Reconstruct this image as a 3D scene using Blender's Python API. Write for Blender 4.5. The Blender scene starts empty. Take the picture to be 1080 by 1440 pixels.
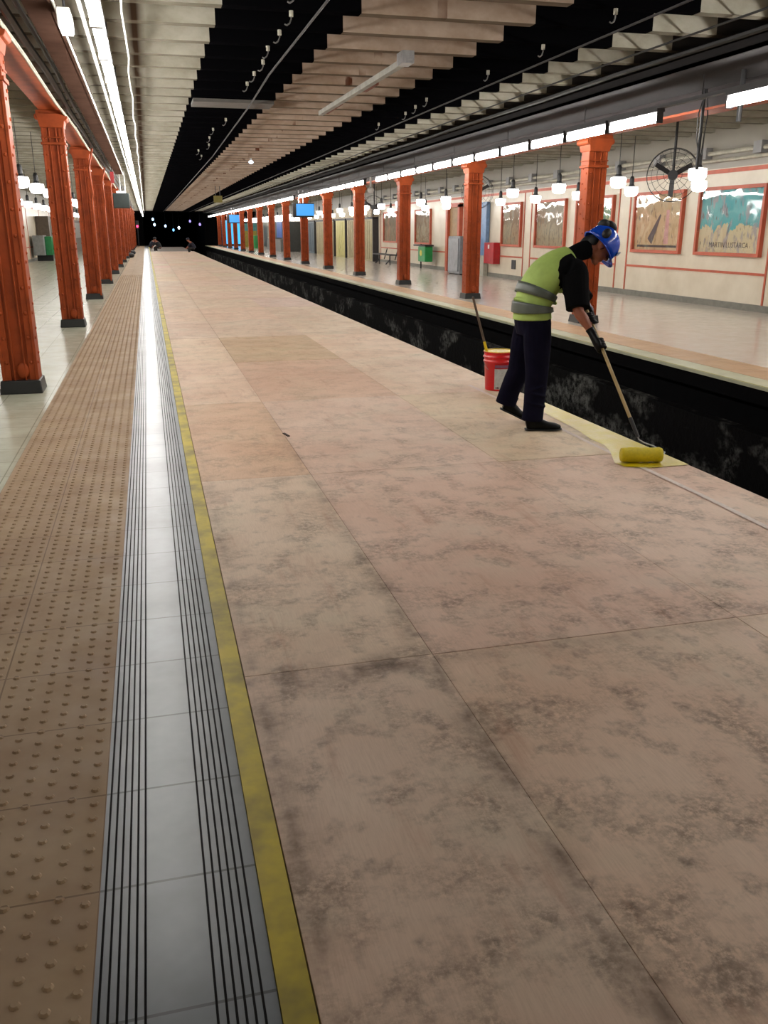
import bpy, bmesh, math, random
from math import sin, cos, pi, radians
from mathutils import Vector, Matrix
random.seed(7)
scene = bpy.context.scene
COL = scene.collection

# ------------------------------------------------------------------ camera, world, exposure
cam_d = bpy.data.cameras.new('camera')
cam_d.sensor_fit = 'VERTICAL'; cam_d.sensor_height = 36.0
cam_d.lens = 36.0 * 1223.0 / 1440.0
cam_d.clip_end = 400
cam = bpy.data.objects.new('camera', cam_d); COL.objects.link(cam)
cam.location = (0, 0, 1.55)
cam.rotation_euler = (radians(90 - 17.94), 0, radians(-14.605))
scene.camera = cam
w = bpy.data.worlds.new('world'); scene.world = w; w.use_nodes = True
w.node_tree.nodes['Background'].inputs[0].default_value = (0.55, 0.6, 0.7, 1)
w.node_tree.nodes['Background'].inputs[1].default_value = 0.02
vs = scene.view_settings
vs.view_transform = 'Standard'; vs.look = 'None'; vs.gamma = 1; vs.use_curve_mapping = False
vs.exposure = 0.2
TUBE = 44.0      # radiance of the fluorescent diffusers
GLOBE = 11.0      # radiance of the pendant globes

# ------------------------------------------------------------------ materials
def srgb(r, g, b):
    f = lambda c: (c/255/12.92) if c/255 <= .04045 else ((c/255+.055)/1.055)**2.4
    return (f(r), f(g), f(b), 1)
def newmat(name):
    m = bpy.data.materials.new(name); m.use_nodes = True
    return m, m.node_tree.nodes, m.node_tree.links, m.node_tree.nodes['Principled BSDF']
def pos(nt, scale=(1, 1, 1), obj=False):
    n = nt.nodes
    mp = n.new('ShaderNodeMapping'); mp.inputs['Scale'].default_value = scale
    if obj:
        t = n.new('ShaderNodeTexCoord'); nt.links.new(t.outputs['Object'], mp.inputs[0])
    else:
        g = n.new('ShaderNodeNewGeometry'); nt.links.new(g.outputs['Position'], mp.inputs[0])
    return mp.outputs[0]
def noise(nt, vec, scale, detail=4, rough=.6):
    t = nt.nodes.new('ShaderNodeTexNoise'); t.inputs['Scale'].default_value = scale
    t.inputs['Detail'].default_value = detail; t.inputs['Roughness'].default_value = rough
    nt.links.new(vec, t.inputs['Vector']); return t.outputs['Fac']
def ramp(nt, fac, a, b, ca=(0, 0, 0, 1), cb=(1, 1, 1, 1)):
    r = nt.nodes.new('ShaderNodeValToRGB')
    r.color_ramp.elements[0].position = a; r.color_ramp.elements[1].position = b
    r.color_ramp.elements[0].color = ca; r.color_ramp.elements[1].color = cb
    nt.links.new(fac, r.inputs[0]); return r.outputs[0]
def mix(nt, fac, a, b, mode='MIX'):
    m = nt.nodes.new('ShaderNodeMix'); m.data_type = 'RGBA'; m.blend_type = mode
    for s, v in ((0, fac), (6, a), (7, b)):
        if isinstance(v, (tuple, float, int)): m.inputs[s].default_value = v
        else: nt.links.new(v, m.inputs[s])
    return m.outputs[2]
def mth(nt, op, a, b=0.0, clamp=False):
    m = nt.nodes.new('ShaderNodeMath'); m.operation = op; m.use_clamp = clamp
    for i, v in enumerate((a, b)):
        if isinstance(v, (int, float)): m.inputs[i].default_value = v
        else: nt.links.new(v, m.inputs[i])
    return m.outputs[0]
def bump(nt, h, strength, dist, bsdf):
    b = nt.nodes.new('ShaderNodeBump'); b.inputs['Strength'].default_value = strength
    b.inputs['Distance'].default_value = dist
    nt.links.new(h, b.inputs['Height']); nt.links.new(b.outputs[0], bsdf.inputs['Normal'])
def sep(nt, vec):
    s = nt.nodes.new('ShaderNodeSeparateXYZ'); nt.links.new(vec, s.inputs[0]); return s.outputs

def simple(name, col, rough=.6, metal=0, var=.25, vscale=6, bmp=0, dirt=None):
    m, n, l, b = newmat(name)
    nt = m.node_tree; v = pos(nt)
    f = noise(nt, v, vscale)
    d = dirt or tuple(c*(1-var) for c in col[:3]) + (1,)
    l.new(mix(nt, ramp(nt, f, .4, .7), col, d), b.inputs['Base Color'])
    b.inputs['Roughness'].default_value = rough; b.inputs['Metallic'].default_value = metal
    if bmp: bump(nt, noise(nt, v, vscale*8), bmp, .004, b)
    return m
def emis(name, col, s):
    m, n, l, b = newmat(name)
    b.inputs['Base Color'].default_value = (.02, .02, .02, 1)
    b.inputs['Emission Color'].default_value = col; b.inputs['Emission Strength'].default_value = s
    return m

ORANGE = simple('orange_paint', srgb(156, 68, 28), .55, var=.35, vscale=5, bmp=.15)
ORANGE.node_tree.nodes['Principled BSDF'].inputs['Specular IOR Level'].default_value = .25
ORANGE_TRIM = simple('orange_trim', srgb(190, 90, 62), .45, var=.2)
BLACK = simple('black_metal', srgb(26, 26, 28), .5)
DARK = simple('dark_steel', srgb(52, 50, 52), .55, var=.4)
GALV = simple('galvanised', srgb(170, 172, 174), .35, .7, var=.3, vscale=12)
CREAMP = simple('cream_pipe', srgb(190, 186, 170), .5, var=.3)
WHITE = simple('white_enamel', srgb(225, 225, 222), .35)
TUBEM = emis('lit_diffuser', (1.0, .97, .92, 1), TUBE)
GLOBEM = emis('lit_globe', (1.0, .97, .93, 1), GLOBE)
BROWN = simple('brown_beam_paint', srgb(66, 48, 40), .95, var=.4, vscale=3)
BROWN.node_tree.nodes['Principled BSDF'].inputs['Specular IOR Level'].default_value = 0
BASEBL = simple('black_plinth', srgb(30, 32, 32), .45)
YELP = simple('yellow_wet_paint', srgb(216, 184, 4), .4, var=.12)

def mat_plywood():
    m, n, l, b = newmat('plywood'); nt = m.node_tree
    v = pos(nt)
    oi = n.new('ShaderNodeObjectInfo')
    big = noise(nt, v, .9, 3); mid = noise(nt, v, 3.2, 6, .7)
    vg = pos(nt, (3.2, .55, 1)); vh = pos(nt, (.6, 5.0, 1))
    streak = noise(nt, vg, 2.6, 5, .65)
    grain = noise(nt, pos(nt, (60, 3.5, 1)), 3, 4, .7)
    fine = noise(nt, v, 34, 4, .75)
    base = mix(nt, ramp(nt, big, .35, .7), srgb(226, 204, 182), srgb(210, 180, 156))
    base = mix(nt, ramp(nt, noise(nt, v, 1.7, 4), .5, .75), base, srgb(214, 198, 174))
    base = mix(nt, 1.0, base, oi.outputs['Color'], 'MULTIPLY')
    # dirt: blotches + scuffs, more of it on the trodden first rows
    s = sep(nt, v)
    near = mth(nt, 'ADD', .45, mth(nt, 'MULTIPLY', mth(nt, 'SUBTRACT', 5.5, s[1]), .13), True)
    near = ramp(nt, mth(nt, 'MULTIPLY', s[1], .1), .15, .85, (1, 1, 1, 1), (.35, .35, .35, 1))
    dm = mth(nt, 'MULTIPLY', ramp(nt, mid, .47, .72), ramp(nt, fine, .38, .56))
    dm = mth(nt, 'MULTIPLY', dm, near)
    base = mix(nt, mth(nt, 'MULTIPLY', dm, .85), base, srgb(84, 70, 58))
    dm2 = mth(nt, 'MULTIPLY', mth(nt, 'MULTIPLY', ramp(nt, noise(nt, pos(nt, (1, .8, 1)), 6.5, 3, .55), .54, .62), ramp(nt, fine, .3, .7)), near)
    base = mix(nt, mth(nt, 'MULTIPLY', dm2, .6), base, srgb(78, 66, 58))
    def seam(o, at, wd, k_):
        d = mth(nt, 'DIVIDE', mth(nt, 'ABSOLUTE', mth(nt, 'SUBTRACT', o, at)), wd)
        return mth(nt, 'MULTIPLY', mth(nt, 'POWER', mth(nt, 'SUBTRACT', 1.0, d, True), 2.0), k_)
    sm = mth(nt, 'MAXIMUM', seam(s[0], .92, .11, 1.0), mth(nt, 'MAXIMUM', seam(s[0], .26, .12, .8), mth(nt, 'MULTIPLY', seam(s[1], 2.83, .2, 1.1), ramp(nt, s[0], .9, 1.3, (1, 1, 1, 1), (.35, .35, .35, 1)))))
    sm = mth(nt, 'MAXIMUM', sm, mth(nt, 'MAXIMUM', seam(s[1], 5.5, .12, .6), seam(s[1], 8.2, .1, .5)))
    sm = mth(nt, 'MULTIPLY', mth(nt, 'MULTIPLY', sm, ramp(nt, mth(nt, 'MULTIPLY', s[1], .1), .25, .8, (.8, .8, .8, 1), (.15, .15, .15, 1))), ramp(nt, noise(nt, v, 4.5, 5, .7), .38, .62))
    base = mix(nt, sm, base, srgb(74, 54, 42))
    pk = mth(nt, 'MULTIPLY', ramp(nt, streak, .58, .75), .5)
    base = mix(nt, pk, base, srgb(172, 122, 98))
    base = mix(nt, mth(nt, 'MULTIPLY', ramp(nt, grain, .4, .8), .28), base, srgb(150, 116, 90))
    l.new(base, b.inputs['Base Color'])
    l.new(ramp(nt, mid, .3, .7, (.5, .5, .5, 1), (.7, .7, .7, 1)), b.inputs['Roughness'])
    bump(nt, fine, .12, .002, b)
    return m
PLY = mat_plywood()

def mat_tiles(name, col, col2, tile, rough, jcol, jw=.012, off=(0, 0), nscale=2.5, bmp=.25):
    m, n, l, b = newmat(name); nt = m.node_tree; v = pos(nt); s = sep(nt, v)
    def joint(o, t, of):
        fr = mth(nt, 'FRACT', mth(nt, 'DIVIDE', mth(nt, 'ADD', o, 1000*t + of), t))
        d = mth(nt, 'ABSOLUTE', mth(nt, 'SUBTRACT', fr, .5))
        return mth(nt, 'GREATER_THAN', d, .5 - jw/t/2)
    ax, ay = (tile if isinstance(tile, tuple) else (tile, tile))
    j = joint(s[1], ay, off[1])
    if ax: j = mth(nt, 'MAXIMUM', j, joint(s[0], ax, off[0]))
    base = mix(nt, ramp(nt, noise(nt, v, nscale, 5, .65), .35, .7), col, col2)
    base = mix(nt, mth(nt, 'MULTIPLY', j, .6), base, jcol)
    l.new(base, b.inputs['Base Color'])
    rr = ramp(nt, noise(nt, v, 6, 4), .3, .7, (rough,)*3 + (1,), (rough*1.5,)*3 + (1,))
    l.new(rr, b.inputs['Roughness'])
    if bmp: bump(nt, mth(nt, 'SUBTRACT', 1.0, j), bmp, .003, b)
    return m
FLOORM = mat_tiles('pale_platform_tiles', srgb(196, 196, 178), srgb(176, 176, 156), .4, .17, srgb(120, 118, 100), .008, (.235, 0))
FLOORR = mat_tiles('pale_far_platform_tiles', srgb(206, 196, 184), srgb(196, 184, 172), .4, .13, srgb(184, 172, 160), .006, bmp=0)
TACT = mat_tiles('tan_tactile_tiles', srgb(166, 142, 112), srgb(146, 118, 90), (.383, .4), .5, srgb(90, 66, 46), .006, (.235, .13), 2.2)
TANR = mat_tiles('tan_far_tiles', srgb(206, 172, 134), srgb(190, 152, 118), .4, .35, srgb(140, 110, 84), .006)
GREYT = mat_tiles('grey_edge_tiles', srgb(128, 134, 142), srgb(96, 101, 106), (0, .4), .24, srgb(40, 42, 44), .008, (0, .13), 1.3, 0)
for l_ in list(GREYT.node_tree.links):
    if l_.to_socket.name == 'Roughness' and l_.to_node.type == 'BSDF_PRINCIPLED': GREYT.node_tree.links.remove(l_)
GREYT.node_tree.nodes['Principled BSDF'].inputs['Roughness'].default_value = .3
GROOVE = simple('groove_dirt', srgb(38, 38, 40), .8)
COPING = simple('coping_stone', srgb(196, 196, 168), .4, var=.2, vscale=3)
YSTRIP = simple('worn_yellow_paint', srgb(196, 176, 24), .5, vscale=4, dirt=srgb(128, 114, 40))

def mat_ceiling():
    m, n, l, b = newmat('painted_ribs'); nt = m.node_tree; v = pos(nt); s = sep(nt, v)
    X = s[0]
    rg = lambda a, bb: mth(nt, 'MULTIPLY', mth(nt, 'GREATER_THAN', X, a), mth(nt, 'LESS_THAN', X, bb))
    nz = noise(nt, pos(nt, (.7, 3, 1)), 3, 5, .65)
    cl = mix(nt, ramp(nt, nz, .35, .7), srgb(184, 180, 166), srgb(154, 149, 132))
    cm = mix(nt, ramp(nt, nz, .35, .7), srgb(182, 164, 148), srgb(150, 128, 110))
    mid = rg(2.13, 3.9)
    c = mix(nt, mid, cl, cm)
    # longitudinal soot / rust trails
    def trail(x0, wd, seed):
        d = mth(nt, 'ABSOLUTE', mth(nt, 'SUBTRACT', X, x0))
        nn = noise(nt, pos(nt, (1, 2.2, 1)), 1.5+seed, 3)
        return mth(nt, 'MULTIPLY', mth(nt, 'LESS_THAN', d, wd), ramp(nt, nn, .35, .6))
    dd = mth(nt, 'ABSOLUTE', mth(nt, 'SUBTRACT', X, .05))
    soft = mth(nt, 'SUBTRACT', 1.25, mth(nt, 'DIVIDE', dd, .085), True)
    c = mix(nt, mth(nt, 'MULTIPLY', soft, ramp(nt, noise(nt, pos(nt, (2, 4, 1)), 1.6, 3), .12, .45)), c, srgb(66, 50, 38))
    c = mix(nt, mth(nt, 'MULTIPLY', trail(2.93, .05, .3), ramp(nt, noise(nt, v, 2.2, 2), .5, .55)), c, srgb(92, 56, 40))
    blk = mth(nt, 'MAXIMUM', rg(.83, 2.13), rg(3.9, 5.2))
    dk = mix(nt, rg(5.95, 7.3), c, srgb(64, 60, 58))  # shade over the right lamp line, painted into the ceiling colour
    c = mix(nt, blk, dk, srgb(9, 9, 11))
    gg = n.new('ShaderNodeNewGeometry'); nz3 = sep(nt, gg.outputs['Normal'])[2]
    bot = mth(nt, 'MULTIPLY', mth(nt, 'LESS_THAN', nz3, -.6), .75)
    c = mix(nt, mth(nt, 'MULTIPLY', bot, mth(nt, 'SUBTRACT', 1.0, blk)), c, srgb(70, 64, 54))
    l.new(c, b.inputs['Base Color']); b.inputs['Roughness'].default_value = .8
    b.inputs['Specular IOR Level'].default_value = 0
    return m
CEIL = mat_ceiling()

def mat_wall():
    m, n, l, b = newmat('cream_wall_tiles'); nt = m.node_tree; v = pos(nt); s = sep(nt, v)
    base = mix(nt, ramp(nt, noise(nt, v, 1.2, 4), .35, .7), srgb(214, 204, 184), srgb(198, 186, 164))
    base = mix(nt, mth(nt, 'MULTIPLY', mth(nt, 'GREATER_THAN', s[2], 2.78), .75), base, srgb(120, 118, 112))
    l.new(base, b.inputs['Base Color']); b.inputs['Roughness'].default_value = .3
    j = mth(nt, 'FRACT', mth(nt, 'MULTIPLY', s[1], 6.6)); k = mth(nt, 'FRACT', mth(nt, 'MULTIPLY', s[2], 6.6))
    jj = mth(nt, 'MINIMUM', mth(nt, 'GREATER_THAN', j, .06), mth(nt, 'GREATER_THAN', k, .06))
    bump(nt, jj, .15, .002, b)
    return m
WALLM = mat_wall()

def mat_pit():
    m, n, l, b = newmat('pit_concrete'); nt = m.node_tree; v = pos(nt); s = sep(nt, v)
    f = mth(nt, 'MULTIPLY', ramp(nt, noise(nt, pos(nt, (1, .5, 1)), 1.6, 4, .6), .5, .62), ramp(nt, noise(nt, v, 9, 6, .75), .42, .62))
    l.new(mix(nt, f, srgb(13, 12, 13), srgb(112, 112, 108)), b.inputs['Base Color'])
    b.inputs['Roughness'].default_value = .9; b.inputs['Specular IOR Level'].default_value = .1
    bump(nt, noise(nt, v, 10, 6, .7), .8, .03, b)
    return m
PIT = mat_pit()
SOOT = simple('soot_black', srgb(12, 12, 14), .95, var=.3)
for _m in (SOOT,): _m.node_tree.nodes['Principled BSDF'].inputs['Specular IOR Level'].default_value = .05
RAILM = simple('rail_steel', srgb(90, 70, 60), .5, .5, var=.4)

def mat_pane():
    m, n, l, b = newmat('crinkled_clear_pane'); nt = m.node_tree
    out = n['Material Output']
    tr = n.new('ShaderNodeBsdfTransparent'); gl = n.new('ShaderNodeBsdfGlossy'); gl.inputs['Roughness'].default_value = .04
    bp = n.new('ShaderNodeBump'); bp.inputs['Strength'].default_value = .3; bp.inputs['Distance'].default_value = .03
    l.new(noise(nt, pos(nt), 1.9, 1, .4), bp.inputs['Height']); l.new(bp.outputs[0], gl.inputs['Normal'])
    fr = n.new('ShaderNodeLayerWeight'); l.new(bp.outputs[0], fr.inputs['Normal']); fr.inputs['Blend'].default_value = .5; fc_ = mth(nt, 'POWER', fr.outputs['Facing'], 3.0)
    ms = n.new('ShaderNodeMixShader'); l.new(mth(nt, 'ADD', mth(nt, 'MULTIPLY', fc_, .5), .03), ms.inputs[0])
    l.new(tr.outputs[0], ms.inputs[1]); l.new(gl.outputs[0], ms.inputs[2]); l.new(ms.outputs[0], out.inputs[0])
    return m
PANE = mat_pane()

def mat_art(name, top, bot, split, extra, seed):
    m, n, l, b = newmat(name); nt = m.node_tree
    v = pos(nt, obj=True); s = sep(nt, v)
    nv = pos(nt, (1, 1.5 + seed*.2, .75), obj=True)
    nz = noise(nt, nv, 2.3 + seed*.2, 4, .6); nz2 = noise(nt, nv, 4.1 + seed*.3, 3, .6)
    h = mth(nt, 'ADD', s[2], mth(nt, 'MULTIPLY', mth(nt, 'SUBTRACT', nz, .5), .9))
    c = mix(nt, mth(nt, 'GREATER_THAN', h, split), bot, top)
    c = mix(nt, mth(nt, 'MULTIPLY', ramp(nt, nz2, .52, .62), .8), c, extra)
    c = mix(nt, mth(nt, 'MULTIPLY', ramp(nt, noise(nt, nv, 7, 3), .6, .66), .6), c, srgb(60, 55, 55))
    l.new(c, b.inputs['Base Color']); b.inputs['Roughness'].default_value = .5
    return m

# ------------------------------------------------------------------ mesh helpers
def box(bm, c, s, rot=None):
    M = Matrix.Translation(Vector(c))
    if rot is not None: M = M @ rot
    r = bmesh.ops.create_cube(bm, size=1, matrix=M @ Matrix.Diagonal((s[0], s[1], s[2], 1)))
    return r['verts']
def bbox(bm, x0, x1, y0, y1, z0, z1):
    return box(bm, ((x0+x1)/2, (y0+y1)/2, (z0+z1)/2), (abs(x1-x0), abs(y1-y0), abs(z1-z0)))
def cyl(bm, p0, p1, r0, r1=None, n=12, caps=True):
    p0 = Vector(p0); p1 = Vector(p1); r1 = r0 if r1 is None else r1
    d = p1 - p0; L = d.length
    M = Matrix.Translation((p0+p1)/2) @ d.to_track_quat('Z', 'Y').to_matrix().to_4x4()
    return bmesh.ops.create_cone(bm, cap_ends=caps, segments=n, radius1=r0, radius2=r1, depth=L, matrix=M)['verts']
def ell(bm, c, r, M=None, u=16, v=10):
    T = Matrix.Translation(Vector(c))
    if M is not None: T = T @ M.to_4x4()
    return bmesh.ops.create_uvsphere(bm, u_segments=u, v_segments=v, radius=1, matrix=T @ Matrix.Diagonal((r[0], r[1], r[2], 1)))['verts']
def lathe(bm, prof, c=(0, 0, 0), n=24):
    rings = []
    for r, z in prof:
        rings.append([bm.verts.new((c[0]+r*cos(2*pi*i/n), c[1]+r*sin(2*pi*i/n), c[2]+z)) for i in range(n)])
    for a, b in zip(rings, rings[1:]):
        for i in range(n): bm.faces.new((a[i], a[(i+1) % n], b[(i+1) % n], b[i]))
    if prof[0][0] > 1e-4: bm.faces.new(list(reversed(rings[0])))
    if prof[-1][0] > 1e-4: bm.faces.new(rings[-1])
def catmull(P, k=4):
    P = [list(p) for p in P]; out = []
    for i in range(len(P)-1):
        p0 = P[max(i-1, 0)]; p1 = P[i]; p2 = P[i+1]; p3 = P[min(i+2, len(P)-1)]
        for j in range(k):
            t = j/k
            out.append([.5*((2*b)+(c-a)*t+(2*a-5*b+4*c-d)*t*t+(3*b-a-3*c+d)*t**3) for a, b, c, d in zip(p0, p1, p2, p3)])
    out.append(P[-1]); return out
def loft(bm, P, side=(0, 1, 0), n=18, k=4, cap=True):
    """P: rows x,y,z,ra,rb ; ra along side, rb across"""
    R = catmull(P, k); side = Vector(side); rings = []
    for i, r in enumerate(R):
        p = Vector(r[:3]); q0 = Vector(R[max(i-1, 0)][:3]); q1 = Vector(R[min(i+1, len(R)-1)][:3])
        t = (q1-q0).normalized(); a = (side - t*side.dot(t)).normalized(); b = t.cross(a)
        rings.append([bm.verts.new(p + a*max(r[3], .002)*cos(2*pi*j/n) + b*max(r[4], .002)*sin(2*pi*j/n)) for j in range(n)])
    for A, B in zip(rings, rings[1:]):
        for j in range(n): bm.faces.new((A[j], A[(j+1) % n], B[(j+1) % n], B[j]))
    if cap: bm.faces.new(list(reversed(rings[0]))); bm.faces.new(rings[-1])
    return rings
def tube(bm, pts, r, n=6):
    for a, b in zip(pts, pts[1:]): cyl(bm, a, b, r, n=n)
def torus(bm, c, R, r, M=None, a0=0, a1=2*pi, n=28, m=6):
    closed = abs(a1-a0-2*pi) < 1e-3; rings = []
    for i in range(n if closed else n+1):
        a = a0+(a1-a0)*i/n
        ring = []
        for j in range(m):
            b = 2*pi*j/m; q = Vector(((R+r*cos(b))*cos(a), (R+r*cos(b))*sin(a), r*sin(b)))
            if M is not None: q = M @ q
            ring.append(bm.verts.new(q+Vector(c)))
        rings.append(ring)
    for i in range(len(rings) if closed else len(rings)-1):
        A = rings[i]; B = rings[(i+1) % len(rings)]
        for j in range(m): bm.faces.new((A[j], B[j], B[(j+1) % m], A[(j+1) % m]))
    if not closed: bm.faces.new(rings[0]); bm.faces.new(list(reversed(rings[-1])))
def obj(name, bm, mats, parent=None, smooth=False, bevel=0, local=False, autos=False):
    if parent is not None and not local:
        off = -root_loc(parent); bmesh.ops.translate(bm, verts=bm.verts, vec=off)
    bmesh.ops.recalc_face_normals(bm, faces=bm.faces)
    me = bpy.data.meshes.new(name); bm.to_mesh(me); bm.free()
    for m in (mats if isinstance(mats, list) else [mats]): me.materials.append(m)
    if smooth: me.polygons.foreach_set('use_smooth', [True]*len(me.polygons))
    o = bpy.data.objects.new(name, me); COL.objects.link(o)
    if parent is not None: o.parent = parent
    if bevel:
        b = o.modifiers.new('bevel', 'BEVEL'); b.width = bevel; b.segments = 2; b.limit_method = 'ANGLE'
    return o
def root_loc(p):
    v = Vector((0, 0, 0))
    while p is not None: v = v + p.location; p = p.parent
    return v
def tag(o, label, cat, group=None, kind=None):
    o['label'] = label; o['category'] = cat
    if group: o['group'] = group
    if kind: o['kind'] = kind
    return o
def thing(name, label, cat, loc=(0, 0, 0), group=None):
    o = bpy.data.objects.new(name, None); COL.objects.link(o); o.location = loc
    o.empty_display_size = .1
    return tag(o, label, cat, group)
def struct(name, bm, m, **k):
    o = obj(name, bm, m, **k); o['kind'] = 'structure'; return o
def dup(o, loc, label, group=None, parent=None):
    c = o.copy(); COL.objects.link(c); c.location = loc; c['label'] = label
    if group: c['group'] = group
    def kids(a, b):
        for ch in list(a.children):
            if ch == b: continue
            d = ch.copy(); COL.objects.link(d); d.parent = b; kids(ch, d)
    kids(o, c)
    return c
def remeshed(name, bm, mat, parent, voxel, smooth=4, off=None):
    off = -root_loc(parent); bmesh.ops.translate(bm, verts=bm.verts, vec=off)
    bmesh.ops.recalc_face_normals(bm, faces=bm.faces)
    me = bpy.data.meshes.new('tmp'); bm.to_mesh(me); bm.free()
    t = bpy.data.objects.new('tmp', me); COL.objects.link(t)
    r = t.modifiers.new('r', 'REMESH'); r.mode = 'VOXEL'; r.voxel_size = voxel; r.use_smooth_shade = True
    s = t.modifiers.new('s', 'SMOOTH'); s.iterations = smooth; s.factor = .5
    dg = bpy.context.evaluated_depsgraph_get(); dg.update()
    me2 = bpy.data.meshes.new_from_object(t.evaluated_get(dg)); me2.name = name
    bpy.data.objects.remove(t)
    me2.materials.clear(); me2.materials.append(mat)
    me2.polygons.foreach_set('use_smooth', [True]*len(me2.polygons))
    o = bpy.data.objects.new(name, me2); COL.objects.link(o); o.parent = parent
    return o
B = bmesh.new
ORD = ['nearest', 'second nearest', 'third nearest', 'fourth nearest', 'fifth nearest', 'sixth nearest', 'seventh nearest', 'eighth nearest',
       'ninth nearest', 'tenth nearest', 'eleventh nearest', 'twelfth nearest', 'thirteenth nearest', 'fourteenth nearest', 'fifteenth nearest', 'sixteenth nearest']
YE = 100.0     # the station's far end

# ------------------------------------------------------------------ structure
bm = B(); bbox(bm, -6.0, -1.0, -3, YE, -.3, 0); struct('floor', bm, FLOORM)
bm = B(); bbox(bm, -1.0, -.235, -3, YE, -.3, 0)
y = .9; r = 0
while y < 34:
    for i in range(12):
        x = -.268 - i*.0625
        yy = y + (.033 if i % 2 else 0)
        nseg = 8 if y < 8 else 5
        top = bmesh.ops.create_cone(bm, cap_ends=True, segments=nseg, radius1=.0135, radius2=.0085, depth=.006, matrix=Matrix.Translation((x, yy, .003)))
    y += .0667
struct('floor_tactile_paving', bm, TACT)
# grey edge tiles with real grooves
bm = B()
gl = [-.222, -.203, -.184, -.165, -.146, -.127]; gr = [.018, .038, .057, .076, .095, .114]
xs = [(-.235, 0)]
for g in gl+gr: xs += [(g-.0028, 0), (g-.0028, -.006), (g+.0028, -.006), (g+.0028, 0)]
xs += [(.145, 0)]
va = [bm.verts.new((x, -3, z)) for x, z in xs]; vb = [bm.verts.new((x, YE, z)) for x, z in xs]
for i in range(len(xs)-1):
    f = bm.faces.new((va[i], va[i+1], vb[i+1], vb[i]))
    if xs[i][1] < 0 or xs[i+1][1] < 0: f.material_index = 1
bbox(bm, -.235, .145, -3, YE, -.3, -.0062)
struct('floor_edge_paving', bm, [GREYT, GROOVE])
bm = B(); bbox(bm, .147, .218, -3, YE, -.3, .004); struct('floor_yellow_edge_strip', bm, YSTRIP)
bm = B(); bbox(bm, -.5, .2, -3, YE, -1.3, -.3); struct('wall_left_platform', bm, SOOT)
# right platform
bm = B(); bbox(bm, 6.32, 6.42, -3, YE, -.25, -.002); bbox(bm, 6.08, 6.32, -3, YE, -.035, 0); struct('floor_coping', bm, COPING)
bm = B(); bbox(bm, 6.42, 7.0, -3, YE, -.25, 0); struct('floor_tan_band', bm, TANR)
bm = B(); bbox(bm, 7.0, 11.75, -3, YE, -.25, 0); struct('floor_far_platform', bm, FLOORR)
bm = B(); bbox(bm, 6.09, 6.11, -3, YE, -.02, .003); struct('trim_1', bm, simple('edge_yellow', srgb(170, 165, 90), .5))
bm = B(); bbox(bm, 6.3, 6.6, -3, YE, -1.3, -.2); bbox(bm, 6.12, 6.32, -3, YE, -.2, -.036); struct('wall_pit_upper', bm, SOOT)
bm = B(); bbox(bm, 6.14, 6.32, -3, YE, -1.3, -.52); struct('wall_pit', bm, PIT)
bm = B(); bbox(bm, .2, 6.2, -3, YE+40, -1.4, -1.25); struct('floor_track_bed', bm, simple('ballast', srgb(34, 32, 32), .95, vscale=20, bmp=1))
for i, x in enumerate((4.1, 5.54)):
    bm = B(); bbox(bm, x-.07, x+.07, -3, YE+40, -1.234, -1.22); bbox(bm, x-.012, x+.012, -3, YE+40, -1.225, -1.12); bbox(bm, x-.035, x+.035, -3, YE+40, -1.125, -1.09)
    tag(obj('rail', bm, RAILM), 'steel running rail in the dark pit, %s' % ('closer to the plywood' if i == 0 else 'closer to the far platform'), 'rail')
bm = B()
for k in range(160): bbox(bm, 3.7, 5.95, -2+k*.6, -1.78+k*.6, -1.3, -1.235)
tag(obj('sleepers', bm, simple('sleeper', srgb(40, 34, 30), .9)), 'dark timber sleepers under the rails of the open pit', 'sleepers', kind='stuff')
# ceiling
bm = B()
prof = []
y = 9.08 - .84*15 - .07
while y < YE:
    prof += [(y, 3.74), (y, 3.5), (y+.14, 3.5), (y+.14, 3.74)]
    y += .84
xs = [-6.0, .83, 2.13, 3.9, 5.2, 11.75]
cols = [[bm.verts.new((x, p[0], p[1])) for p in prof] for x in xs]
for A, C in zip(cols, cols[1:]):
    for i in range(len(prof)-1): bm.faces.new((A[i], C[i], C[i+1], A[i+1]))
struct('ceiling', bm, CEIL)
bm = B(); bbox(bm, -6.2, 12, -3.2, YE, 3.745, 3.95); struct('ceiling_slab', bm, SOOT)
# walls
bm = B(); bbox(bm, 11.7, 12, -3, 46, -.25, 3.76); bbox(bm, 11.7, 12, 46, YE, -.25, 3.76); struct('wall_right', bm, WALLM)
bm = B(); bbox(bm, -6.2, -5.9, -3, YE, -.25, 3.76); struct('wall_left', bm, WALLM)
bm = B(); bbox(bm, -6.2, 12, -3.3, -3, -1.4, 3.9); struct('wall_back', bm, WALLM)
bm = B(); bbox(bm, -6.2, -.25, YE, YE+.3, -1.4, 3.9); bbox(bm, 6.15, 12, YE, YE+.3, -1.4, 3.9); bbox(bm, -.25, 6.15, YE, YE+.3, 3.4, 3.9); struct('wall_front', bm, SOOT)
for nm, q in (('wall_tunnel_left', (-.5, -.25, YE+.3, YE+40, -1.4, 3.9)), ('wall_tunnel_right', (6.15, 6.4, YE+.3, YE+40, -1.4, 3.9)), ('wall_tunnel_end', (-.5, 6.4, YE+40, YE+40.3, -1.4, 3.9)), ('ceiling_tunnel', (-.5, 6.4, YE+.3, YE+40, 3.6, 3.9))):
    bm = B(); bbox(bm, *q); struct(nm, bm, SOOT)
BASEM = simple('grey_skirting', srgb(120, 118, 108), .5)
bm = B(); bbox(bm, 11.66, 11.7, -3, 46, 0, .13); struct('baseboard_right', bm, BASEM)
bm = B(); bbox(bm, -5.9, -5.86, -3, YE, 0, .13); struct('baseboard_left', bm, BASEM)
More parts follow.
